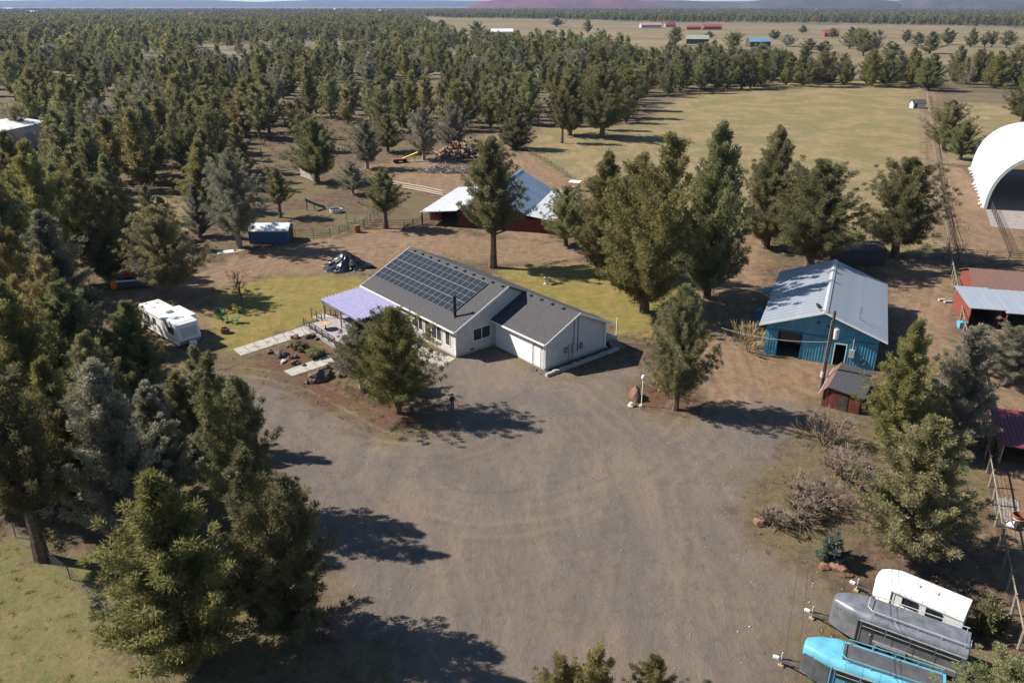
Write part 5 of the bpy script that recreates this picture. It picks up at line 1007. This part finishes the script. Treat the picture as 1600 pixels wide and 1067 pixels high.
rbox(MB(), -3.0, 3.2, -.7, .7, .25, .95, .12).build('deck', M['dark_metal'], ml_); MB().tube([(-3.2, -.45, 1.1), (3.2, -.2, 1.1)], .09, 8).build('pipe', M['white_paint'], ml_); rbox(MB(), -3.9, -3.02, -.75, .75, .2, 1.1, .2).build('end_cover', M['orange'], ml_)
for x in (-2.2, 2.4): MB().box(x-.1, x+.1, -.6, .6, 0, .26).build('skid', M['black'], ml_)
# ================================================================== YARD OBJECTS
# tarp-covered pile
px0, py0 = G(541, 418); r5 = np.random.default_rng(44); nn_ = 44; rings = []
tp = thing('tarp_covered_pile', 'peaked pile under a crumpled black plastic tarp on the dirt', 'pile', (px0, py0, 0), R(-10))
for k in range(9):
    f = k/8; ring = []
    for i in range(nn_):
        a = 2*math.pi*i/nn_; rad_ = (1-f)**.85*(3.1+.5*math.sin(3*a+1)+.35*math.sin(7*a)+.22*r5.normal())+.08; fold = .16*math.sin(11*a+f*3)*(1-f); z = 2.55*f**1.15+r5.normal(0, .05)
        ring.append(((rad_+fold)*1.15*math.cos(a), (rad_+fold)*.8*math.sin(a), max(0.02, z) if k else -.03))
    rings.append(ring)
MB().loft(rings).build('tarp', M['tarp'], tp)
for k in range(12):
    a = rnd.uniform(0, 6.28); MB().tube([(3.3*math.cos(a), 2.4*math.sin(a), .12), (3.3*math.cos(a)+rnd.uniform(-.8, .8), 2.4*math.sin(a)+rnd.uniform(-.5, .5), .16)], .12, 6).build('weight_log', M['tan_wood'], tp)
# person standing in the tree shade
ppx = G(707, 641); ps_ = thing('person', 'person in dark clothes and brimmed hat standing in the pine shade holding a white controller', 'person', (*ppx, 0), R(200))
def skin(name, nodes, edges, m, parent, sub=2):
    me = bpy.data.meshes.new(name); me.from_pydata([n[0] for n in nodes], edges, []); o = bpy.data.objects.new(name, me); link(o, parent); me.materials.append(m)
    md = o.modifiers.new('skin', 'SKIN'); 
    for i, n in enumerate(nodes): me.skin_vertices[0].data[i].radius = n[1] if isinstance(n[1], tuple) else (n[1], n[1])
    me.skin_vertices[0].data[0].use_root = True; md.use_smooth_shade = True; o.modifiers.new('sub', 'SUBSURF').levels = sub; o.modifiers['sub'].render_levels = sub; return o
nd = [((0,0,.95),(.16,.12)), ((0,0,1.2),(.15,.11)), ((0,.01,1.40),(.17,.11)), ((0,.01,1.50),(.06,.06)), ((0,.03,1.58),(.075,.085)), ((0,.03,1.70),(.08,.09)),
      ((.19,0,1.42),.065), ((.25,.05,1.15),.05), ((.10,.30,1.12),.035), ((-.19,0,1.42),.065), ((-.25,.05,1.15),.05), ((-.10,.30,1.12),.035),
      ((.10,0,.86),.095), ((.11,.02,.48),.065), ((.12,0,.09),.045), ((.13,.15,.05),.045), ((-.10,0,.86),.095), ((-.11,.02,.48),.065), ((-.12,0,.09),.045), ((-.13,.15,.05),.045)]
ed = [(0,1),(1,2),(2,3),(3,4),(4,5),(2,6),(6,7),(7,8),(2,9),(9,10),(10,11),(0,12),(12,13),(13,14),(14,15),(0,16),(16,17),(17,18),(18,19)]
skin('body', nd, ed, M['dark_cloth'], ps_)
fc = MB().lathe([(.02, 1.50), (.065, 1.53), (.082, 1.60), (.085, 1.66), (.06, 1.72), (.02, 1.74)], 14, (0, .055)); fc.tube([(0, .13, 1.64), (0, .165, 1.60)], [.012, .018], 6).build('face', M['skin'], ps_, smooth=True)
MB().lathe([(.20, 1.70), (.205, 1.71), (.11, 1.715), (.105, 1.80), (.07, 1.83)], 18, (0, .03)).build('hat', M['hat'], ps_)
for s in (-1, 1):
    hd = MB()
    rbox(hd, s*.09-.035, s*.09+.035, .28, .37, 1.10, 1.13, .008)
    for k in range(4): hd.tube([(s*.09-.028+k*.019, .36, 1.12), (s*.07-.02+k*.016, .41, 1.135), (s*.05-.015+k*.014, .40, 1.16)], .009, 5)
    hd.tube([(s*.06, .31, 1.12), (s*.035, .34, 1.16)], .01, 5).build('hand', M['skin'], ps_)
dc = thing('drone_controller', 'small white controller held by the person in dark clothes', 'controller', (*ppx, 0), R(200)); rbox(MB(), -.09, .09, .34, .44, 1.155, 1.19, .02).build('case', M['white_paint'], dc)
for s in (-1, 1): MB().tube([(s*.05, .38, 1.19), (s*.05, .38, 1.215)], .008, 5).build('stick', M['black'], dc)
# lamp post with boulder
lx, ly = G(1002, 634); lp = thing('lamp_post', 'white lamp post with round lantern at the edge of the gravel yard', 'lamp', (lx, ly, 0)); MB().tube([(0, 0, 0), (0, 0, 2.9)], .045, 8).build('post', M['trim'], lp); MB().lathe([(.05, 2.85), (.17, 2.95), (.19, 3.15), (.12, 3.32), (.03, 3.38)], 12).build('lantern', M['rv_white'], lp); MB().lathe([(.22, 0), (.2, .1), (.06, .16)], 12).build('base', M['found'], lp)
def rock(name, x, y, s, m, label, seed, group=None, sc_=(1, 1, .7)):
    bm = bmesh.new(); bmesh.ops.create_icosphere(bm, subdivisions=2, radius=1); rr = np.random.default_rng(seed); ph = rr.uniform(0, 6, 6)
    for v in bm.verts:
        c = v.co; f = 1+.22*math.sin(2.1*c.x+ph[0])*math.sin(2.3*c.y+ph[1])+.16*math.sin(4*c.z+ph[2]+3*c.x)+rr.normal(0, .05); v.co = Vector((c.x*f*s*sc_[0], c.y*f*s*sc_[1], max(-.25*s, c.z*f*s*sc_[2])+.18*s))
    me = bpy.data.meshes.new(name); bm.to_mesh(me); bm.free(); me.materials.append(M[m]); o = link(bpy.data.objects.new(name, me)); o.location = (x, y, 0); o.rotation_euler = (0, 0, rr.uniform(0, 6)); tag(o, label, 'rock', group); return o
rock('boulder', *G(992, 622), .95, 'red_rock', 'tall brown boulder at the foot of the white lamp post', 1, sc_=(1, .6, 1.2)); rock('boulder', *G(987, 634), .4, 'found', 'pale small boulder beside the white lamp post', 2)
rock('boulder', *G(1312, 892), .62, 'red_rock', 'flat red rock in front of the blue-green juniper bush', 3, sc_=(1.5, .7, .7)); rock('boulder', *G(1287, 886), .4, 'red_rock', 'small red rock by the blue-green juniper bush', 4)
rock('boulder', *G(1188, 818), .55, 'red_rock', 'dark red boulder where the brush meets the gravel', 5)
for k in range(34):
    u, v = rnd.choice([(430, 552), (450, 560), (440, 545), (470, 566), (500, 590), (520, 580), (530, 570), (545, 590), (490, 600), (470, 532), (455, 538), (488, 528)]); x, y = G(u+rnd.uniform(-14, 14), v+rnd.uniform(-6, 6))
    rock('garden_rock', x, y, rnd.uniform(.25, .6), 'rock', 'dark lava rock heaped in the rock garden beside the concrete paths', 100+k, 'rock garden stones', (1, .8, .8))
rock('garden_rock', *G(500, 592), .95, 'rock', 'largest dark lava boulder beside the front concrete path', 99, sc_=(1.2, 1, .9)); rock('boulder', *G(443, 565), .42, 'found', 'flat cream stone in front of the rock garden', 98, sc_=(1.6, .7, .35))
# lawn chairs, stump, bird bath
def adirondack(u, v, rz, m, label):
    t = thing('garden_chair', label, 'chair', (*G(u, v), 0), rz)
    for k in range(5): MB().hexa([(-.28+k*.115,-.05+.25,.36),(-.18+k*.115,-.05+.25,.36),(-.18+k*.115,.28,.36),(-.28+k*.115,.28,.36)], [(-.30+k*.12,.62,1.05-.03*abs(k-2)),(-.19+k*.12,.62,1.05-.03*abs(k-2)),(-.19+k*.12,.66,1.05-.03*abs(k-2)),(-.30+k*.12,.66,1.05-.03*abs(k-2))]).build('back_slat', M[m], t)
    MB().hexa([(-.3,-.35,.40),(.3,-.35,.40),(.3,.25,.30),(-.3,.25,.30)], [(-.3,-.35,.43),(.3,-.35,.43),(.3,.25,.33),(-.3,.25,.33)]).build('seat', M[m], t)
    for s in (-1, 1): MB().box(s*.36-.07, s*.36+.07, -.4, .35, .58, .61).build('armrest', M[m], t); MB().box(s*.33-.03, s*.33+.03, -.36, -.28, 0, .58).build('leg', M[m], t); MB().box(s*.33-.03, s*.33+.03, .3, .36, 0, .58).build('leg', M[m], t)
adirondack(371, 488, R(60), 'yellow', 'yellow wooden garden chair on the lawn by the travel trailer'); adirondack(346, 490, R(150), 'green_plastic', 'dark green garden chair closest to the travel trailer slide-out'); adirondack(352, 503, R(110), 'green_plastic', 'green garden chair beside the red brick fire pit'); adirondack(368, 505, R(-70), 'green_plastic', 'green garden chair facing the others across the yellow one')
fp = thing('fire_pit', 'small round stack of red bricks by the garden chairs', 'fire pit', (*G(352, 520), 0))
for lay in range(4):
    for k in range(9): a = k*6.283/9+lay*.35; MB().box(-.14, .14, -.06, .06, lay*.16, lay*.16+.15).build('brick', M['red_rock'], fp, (.45*math.cos(a), .45*math.sin(a), 0), (0, 0, a+math.pi/2))
bb = thing('bird_bath', 'small stone bird bath on the lawn behind the house', 'bird bath', (*G(853, 444), 0)); MB().lathe([(.35, 0), (.3, .12), (.12, .2), (.11, .8)], 14).build('pedestal', M['found'], bb); MB().lathe([(.1, .8), (.38, .9), (.42, .98), (.36, .96), (.05, .9)], 16).build('bowl', M['found'], bb); MB().lathe([(.08, .9), (.14, 1.0), (.1, 1.25), (.03, 1.35)], 8).build('figure', M['brown_wood'], bb)
st = thing('tree_stump', 'thick brown cut tree stump at the corral gate', 'stump', (*G(558, 363), 0)); MB().lathe([(.75, -.05), (.6, .3), (.55, 1.25), (.5, 1.27)], 14).build('wood', M['rust'], st)
pw = thing('plywood_pile', 'pale sheets of plywood lying on the ground by the small blue shed', 'lumber', (*G(352, 394), 0), R(20))
for k, (x, y, a, z) in enumerate([(0, 0, 0, 0), (.1, .1, .08, .03), (1.9, -.4, .5, 0), (2.3, .2, -.3, .03)]): MB().box(-1.2 if k < 2 else -.7, 1.2 if k < 2 else .7, -.7 if k < 2 else -.25, .7 if k < 2 else .25, .01, .035).build('sheet', M['tan_wood'] if k > 1 else M['siding'], pw, (x, y, z), (0, 0, a))
gs = thing('green_slide', 'green plastic slide tube tipped up in the corral', 'slide', (*G(508, 326), 0), R(25)); 
MB().loft([[(x, .45*math.cos(a)*w_, z+.45*math.sin(a)*w_) for a in np.linspace(math.pi, 2*math.pi, 9)] for x, z, w_ in ((0, .45, 1), (-2, 1.3, 1), (-3.6, 2.3, 1.1))], closed=False).build('chute', M['green_plastic'], gs)
for x, h_ in ((-3.4, 1.7), (-2.0, .8)): MB().tube([(x, -.4, 0), (x, -.4, h_)], .05, 5).tube([(x, .4, 0), (x, .4, h_)], .05, 5).build('support', M['dark_metal'], gs)
wtg = thing('water_trough', 'round galvanised water trough beside the green slide', 'trough', (*G(525, 332), 0)); MB().lathe([(1.15, 0), (1.2, .3), (1.2, .72), (1.1, .72), (1.08, .35), (.05, .33)], 24).build('tank', M['alu'], wtg); MB().lathe([(1.09, .55), (.02, .551)], 24).build('water', M['glass'], wtg)
# stacked logs and brush pile, yellow machine
lpile = thing('log_pile', 'tall heap of cut brown logs beside the dirt track', 'log pile', (*G(728, 243), 0), R(20)); lme = [MB().tube([(-.9, 0, 0), (.9, 0, 0)], .3, 8).mesh('log', M['log']) for _ in range(1)]
for k in range(230):
    a = rnd.uniform(0, 6.28); q = rnd.uniform(0, 1)**.5; z = rnd.uniform(0, 1)**1.3*4.6*(1-q)+.25; inst('log', lme[0], lpile, (q*8.8*math.cos(a), q*4.8*math.sin(a), z*1.15), (rnd.uniform(-.3, .3), rnd.uniform(-.35, .35), rnd.choice([1.2, 1.5, 1.9])+rnd.uniform(-.6, .6)), (rnd.uniform(.6, 1.2),)+(rnd.uniform(.6, 1.25),)*2)
brush = thing('brush_pile', 'low grey pile of dead branches and roots', 'brush pile', (*G(695, 268), 0), R(-5)); dme = [MB().tube([(-1.8, 0, 0), (-.5, .1, .15), (.7, -.1, .1), (1.9, .15, .3)], [.12, .10, .08, .03], 5).tube([(.4, -.05, .12), (1.1, .6, .5)], [.06, .02], 4).tube([(-.4, .1, .14), (.2, -.5, .6)], [.06, .02], 4).mesh('branch', M['dead_wood'])]
for k in range(190): a = rnd.uniform(0, 6.28); q = rnd.uniform(0, 1)**.6; inst('branch', dme[0], brush, (q*7.0*math.cos(a), q*2.6*math.sin(a), .15+rnd.uniform(0, 1.3)*(1-q)), (rnd.uniform(-.5, .5), rnd.uniform(-.5, .5), rnd.uniform(0, 6.28)), (rnd.uniform(.4, 1.0),)*3)
bl = thing('brush_pile', 'small scattered pile of branches beside the tall log heap', 'brush pile', (*G(655, 240), 0))
for k in range(60): a = rnd.uniform(0, 6.28); q = rnd.uniform(0, 1)**.6; inst('branch', dme[0], bl, (q*4*math.cos(a), q*2.6*math.sin(a), .12+rnd.uniform(0, .9)*(1-q)), (rnd.uniform(-.5, .5), rnd.uniform(-.5, .5), rnd.uniform(0, 6.28)), (rnd.uniform(.4, .9),)*3)
ym = thing('hay_elevator', 'old machine with sloping yellow beam on small wheels by the brush pile', 'machine', (*G(640, 253), 0), R(25)); MB().hexa([(-2.5,-.3,.5),(2.3,-.3,2.0),(2.3,.3,2.0),(-2.5,.3,.5)], [(-2.5,-.3,.8),(2.3,-.3,2.3),(2.3,.3,2.3),(-2.5,.3,.8)]).build('beam', M['yellow'], ym); MB().box(-4.5, -1.2, -.8, .8, .45, 1.0).build('frame', M['rust'], ym)
for x in (-3.6, -1.4):
    for s in (-1, 1): wheel(ym, x, s*.95, .5, .22)
MB().tube([(1.4, 0, 0), (1.4, 0, 1.8)], .09, 6).build('prop_leg', M['rust'], ym)
# hay feeder on the track, white box
fd = thing('hay_feeder', 'small open hay feeder with pale roof beside the barn', 'feeder', (*G(898, 298), 0), R(-20))
for sx in (-.9, .9):
    for sy in (-.6, .6): MB().box(sx-.06, sx+.06, sy-.06, sy+.06, 0, 1.8).build('post', M['tan_wood'], fd)
MB().hexa([(-1.2,-.9,1.8),(1.2,-.9,1.8),(1.2,.9,1.95),(-1.2,.9,1.95)], [(-1.2,-.9,1.87),(1.2,-.9,1.87),(1.2,.9,2.02),(-1.2,.9,2.02)]).build('roof', M['siding'], fd); MB().box(-.85, .85, -.55, .55, .4, .8).build('bin', M['tan_wood'], fd)
# right-hand paddock clutter
rd_ = thing('rusty_drum', 'rusty open steel drum in the pen by the maroon-roofed shelter', 'drum', (*G(1588, 818), 0)); MB().lathe([(.42, 0), (.44, .02), (.44, .85), (.40, .85), (.39, .1), (.02, .08)], 20).build('shell', M['rust'], rd_); MB().lathe([(.455, .55), (.455, .6), (.44, .6), (.44, .55)], 20).build('band', M['trim'], rd_)
wbk = thing('white_bucket', 'white plastic bucket lying beside the rusty drum', 'bucket', (*G(1578, 824), .28), 0); MB().lathe([(.24, -.3), (.30, .3), (.28, .3), (.22, -.26), (.02, -.26)], 18).build('pail', M['white_paint'], wbk, (0, 0, .02), (R(70), 0, R(40)))
bbn = thing('blue_bin', 'bright blue plastic bin against the red stall wall by the fence', 'bin', (*G(1502, 512), 0)); MB().loft([[(-.4,-.3,0),(.4,-.3,0),(.4,.3,0),(-.4,.3,0)], [(-.5,-.4,.8),(.5,-.4,.8),(.5,.4,.8),(-.5,.4,.8)]]).build('tub', M['trailer_blue'], bbn)
pl_ = thing('plank_stack', 'stack of weathered planks on the ground by the rusty drum', 'lumber', (*G(1572, 795), 0), R(62))
for k in range(9): MB().box(-1.6+rnd.uniform(-.2, .2), 1.6+rnd.uniform(-.2, .2), -.9+k*.2, -.9+k*.2+.16, .01, .06).build('plank', M['grey_wood'], pl_)
pr2 = thing('stone_scraps', 'two pale concrete blocks lying on the dirt by the long fence', 'block', (*G(1472, 470), 0)); MB().box(-.5, .4, -.2, .2, 0, .25).build('block', M['found'], pr2); MB().box(-.1, .9, -.9, -.5, 0, .25).build('block', M['found'], pr2)
# ================================================================== FENCES
def fence(name, label, pts, h, step, rails, pm, rm, pr_=.07, rr_=.03, wires=0, group=None, mesh=False, toprail=False):
    P = [Vector((*G(*p), 0)) if max(abs(p[0]), abs(p[1])) > 0 and not isinstance(p, Vector) else p for p in pts]
    t = thing(name, label, 'fence', P[0], 0, group); o_ = P[0]; Q = []
    for a, b in zip(P, P[1:]):
        n = max(1, round((b-a).length/step))
        for k in range(n): Q.append(a.lerp(b, k/n)-o_)
    Q.append(P[-1]-o_); pme = MB().tube([(0, 0, -.1), (0, 0, h+.12)], pr_, 7).mesh('post', M[pm])
    for q in Q: inst('post', pme, t, q, (rnd.uniform(-.03, .03), rnd.uniform(-.03, .03), 0), (1, 1, rnd.uniform(.96, 1.05)))
    for a, b in zip(Q, Q[1:]):
        for z in rails: MB().tube([a+Vector((0, 0, z)), b+Vector((0, 0, z))], rr_, 5).build('rail', M[rm], t)
    if wires:
        mb = MB(); prev = None
        for a, b in zip(Q, Q[1:]):
            for k in range(wires): z = .12+(h-.2)*k/(wires-1); mb.tube([a+Vector((0, 0, z)), b+Vector((0, 0, z))], .012, 3, False)
            if mesh:
                n = max(2, int((b-a).length/.35))
                for k in range(1, n): c = a.lerp(b, k/n); mb.tube([c+Vector((0, 0, .12)), c+Vector((0, 0, h-.08))], .010, 3, False)
        mb.build('wire', M['dark_metal'], t)
    return t
defm('post_wood', (.215,.185,.135), .9, var=.2, scale=2); defm('green_pipe', (.035,.105,.070), .6, var=.15); defm('brown_pipe', (.070,.045,.035), .6, var=.2); defm('white_pipe', (.60,.60,.57), .6, var=.08)
fence('wooden_fence', 'long wooden post fence with wire mesh and top rail beside the dirt track', [(1448,150),(1455,200),(1462,270),(1470,330),(1480,395),(1500,500),(1516,590),(1532,680),(1545,760),(1560,855),(1580,960),(1602,1075)], 1.5, 2.6, (1.48,), 'post_wood', 'post_wood', .09, .06, 6, mesh=True)
fence('pipe_fence', 'dark pipe fence standing in for the shadow line along the wooden fence', [(1466,262),(1474,310),(1484,360),(1497,408)], 1.4, 3.0, (.4, .8, 1.25), 'brown_pipe', 'brown_pipe', .06, .04)  # dark pipe rails added in place of the wooden fence's shadow
fence('pipe_fence', 'dark pipe fence of the pens beside the red stalls', [(1508,522),(1526,600),(1546,690),(1556,740)], 1.3, 3.0, (.4, .8, 1.2), 'brown_pipe', 'brown_pipe', .05, .035)
fence('pipe_fence', 'grey pipe fence across the far paddock by the arena', [(1460,180),(1505,184),(1548,189)], 1.3, 4, (.4, .8, 1.2), 'grey_wood', 'grey_wood', .07, .045)
fence('pipe_fence', 'grey pipe fence joining the long fence to the white arena', [(1468,256),(1495,259),(1522,262)], 1.3, 3, (.4, .8, 1.2), 'grey_wood', 'grey_wood', .07, .045)
fence('pipe_fence', 'pipe fence behind the red stable before the arena', [(1500,402),(1540,406),(1575,406),(1610,407)], 1.4, 2.6, (.35, .7, 1.05, 1.35), 'grey_wood', 'dark_metal', .07, .035)
fence('arena_rail', 'dark multi-bar rail fence leading into the white arena', [(1548,328),(1558,352),(1568,376),(1578,403)], 1.5, 2.4, (.3, .6, .9, 1.2, 1.45), 'brown_pipe', 'brown_pipe', .06, .03)
fence('corral_fence', 'green pipe corral panels beside the small blue shed', [(462,374),(490,371),(516,372),(545,362),(568,357)], 1.5, 2.4, (.3, .6, .9, 1.2, 1.48), 'green_pipe', 'green_pipe', .05, .032)
fence('corral_fence', 'green pipe panels closing the corral behind the trough', [(542,348),(568,357)], 1.5, 2.4, (.3, .6, .9, 1.2, 1.48), 'green_pipe', 'green_pipe', .05, .032)
fence('corral_fence', 'green pipe panels running back across the corral grass', [(568,357),(590,338),(610,322)], 1.5, 2.4, (.3, .6, .9, 1.2, 1.48), 'green_pipe', 'green_pipe', .05, .032)
fence('corral_fence', 'brown pipe panels between the corral and the barn yard', [(570,358),(600,357),(632,358),(646,357)], 1.5, 2.6, (.3, .7, 1.1, 1.48), 'brown_pipe', 'brown_pipe', .05, .035)
fence('corral_gate', 'brown pipe gate swung open toward the barn lean-to', [(646,358),(672,344)], 1.6, 4.2, (.3, .7, 1.1, 1.5), 'brown_pipe', 'brown_pipe', .06, .04)
fence('rail_fence', 'long white pipe rail fence across the barn yard', [(552,284),(585,289),(620,294),(660,301),(692,308)], 1.4, 3.6, (.4, .8, 1.3), 'white_pipe', 'white_pipe', .055, .05)
fence('pipe_gate', 'white barred gate panel leaning by the stout juniper', [(470,276),(490,284)], 1.8, 2.6, (.25, .55, .85, 1.15, 1.45, 1.75), 'white_pipe', 'white_pipe', .05, .045)
fence('wire_fence', 'thin wire fence between dirt track and pasture', [(806,226),(822,236),(850,253),(880,272),(905,291),(930,300),(1000,330)], 1.3, 3.2, (), 'post_wood', 'post_wood', .06, .03, 5, mesh=True)
fence('pipe_gate', 'pale pipe gate at the head of the dirt track', [(790,210),(806,226)], 1.4, 4, (.3, .6, .9, 1.2), 'white_pipe', 'white_pipe', .06, .04)
fence('wire_fence', 'wire fence along the near edge of the pasture by the workshop', [(1110,372),(1190,384),(1260,392),(1330,396),(1400,405),(1476,408)], 1.2, 3.4, (), 'post_wood', 'post_wood', .06, .03, 5)
fence('wire_fence', 'sagging wire fence around the grass paddock under the olive juniper', [(-10,812),(62,868),(110,905),(170,965),(230,1050),(262,1100)], 1.1, 4.5, (), 'post_wood', 'post_wood', .045, .03, 4)
fence('wire_fence', 'wire fence along the edge of the wood behind the corral', [(395,238),(440,248),(500,262),(552,272)], 1.2, 4, (), 'post_wood', 'post_wood', .06, .03, 4)
for k in range(14):
    f = k/13; u = 1469+f*27+rnd.choice([-1, 1])*rnd.uniform(3, 9)+4; v = 285+f*112
    bare_thing(u, v, rnd.uniform(1.0, 1.7), 200+k, 'small leafless sapling planted along the dark pipe fence', 'twig_red', 'sapling', 'shrub', 3, 2, .5, 3, .03, 'saplings along the pipe fence')
# ================================================================== POLES AND LINES
ux, uy, uh = HT(1283, 607, 486); up = thing('utility_pole', 'brown wooden utility pole with grey transformer before the blue workshop', 'utility pole', (ux, uy, 0))
MB().tube([(0, 0, -.2), (.05, 0, uh)], [.19, .13], 10).build('pole', M['brown_wood'], up); tf = MB().lathe([(.28, uh-2.9), (.30, uh-2.8), (.30, uh-1.9), (.26, uh-1.8)], 14, (.48, -.1)).build('transformer', M['white_paint'], up)
for a in (-.12, .12): MB().lathe([(.07, uh-1.82), (.04, uh-1.7), (.06, uh-1.62), (.03, uh-1.5)], 8, (.48+a, -.1)).build('bushing', M['found'], tf)
MB().box(.1, .3, -.14, -.06, uh-2.7, uh-2.6).box(.1, .3, -.14, -.06, uh-2.1, uh-2.0).build('bracket', M['dark_metal'], up); MB().box(-.25, -.1, -.2, .2, 1.3, 1.9).build('meter', M['alu'], up)
MB().tube([(-.2, -.05, .1), (-.16, -.05, uh-1)], .03, 5).build('conduit', M['found'], up)
def wire(label, p, q, sag, r_=.014, m='dark_metal', group=None):
    p, q = Vector(p), Vector(q); n = 16; o = MB().tube([tuple(p.lerp(q, k/n)-Vector((0, 0, sag*4*(k/n)*(1-k/n)))) for k in range(n+1)], r_, 4, False).build('power_line', M[m]); return tag(o, label, 'wire', group)
wire('thin power line running from the utility pole over the horse trailers', (ux, uy, uh-.2), (4.5, 8.5, 9.0), .8); wire('second thin power line from the pole passing above the blue trailer', (ux+.2, uy, uh-1.2), (5.2, 8.0, 8.4), .8)
ga = (HN[0]+math.cos(HR)*(Lg+.1)-math.sin(HR)*9.8, HN[1]+math.sin(HR)*(Lg+.1)+math.cos(HR)*9.8, 5.2)
wire('service cable from the utility pole to the workshop gable', (ux, uy, uh-2.2), (SN[0]+math.cos(SR)*9.0-math.sin(SR)*(-.1), SN[1]+math.sin(SR)*9-math.cos(SR)*.1, 3.7), .3)
wire('pale cable strung low across the front of the workshop to the shrub', (ux, uy, 5.2), (23.0, 79.5, 3.4), .5, .02, 'found')
FPO = []
for k, (u, v) in enumerate([(-60, 62), (130, 58), (330, 60), (530, 64), (690, 66)]):
    x, y = G(u, v); t = thing('line_pole', 'wooden line pole standing in the wood along the far power line', 'utility pole', (x, y, 0), 0, 'poles of the far power line'); MB().tube([(0, 0, -.2), (0, 0, 15)], [.22, .14], 8).build('pole', M['brown_wood'], t); MB().box(-1.4, 1.4, -.08, .08, 13.8, 14.0).build('crossarm', M['brown_wood'], t); FPO.append((x, y))
for a, b in zip(FPO, FPO[1:]):
    for dx in (-1.2, 1.2): wire('pale sagging wire of the power line above the far wood', (a[0]+dx, a[1], 14.1), (b[0]+dx, b[1], 14.1), 2.2, .045, 'found', 'wires of the far power line')
# ================================================================== HAZE
hz = MB().box(-15500, 15500, -380, 15900, -3, 150).build('haze', M['rv_white']); hz['kind'] = 'stuff'; tag(hz, 'pale blue distance haze over the plain', 'haze'); hz.data.materials.clear()
hmz = bpy.data.materials.new('haze_air'); hmz.use_nodes = True; nt = hmz.node_tree; nt.nodes.remove(nt.nodes['Principled BSDF']); pv = N(nt, 'ShaderNodeVolumePrincipled')
pv.inputs['Color'].default_value = (.42, .60, 1.0, 1); pv.inputs['Density'].default_value = 4.0e-5; pv.inputs['Anisotropy'].default_value = .1; nt.links.new(pv.outputs[0], nt.nodes['Material Output'].inputs['Volume']); hz.data.materials.append(hmz)
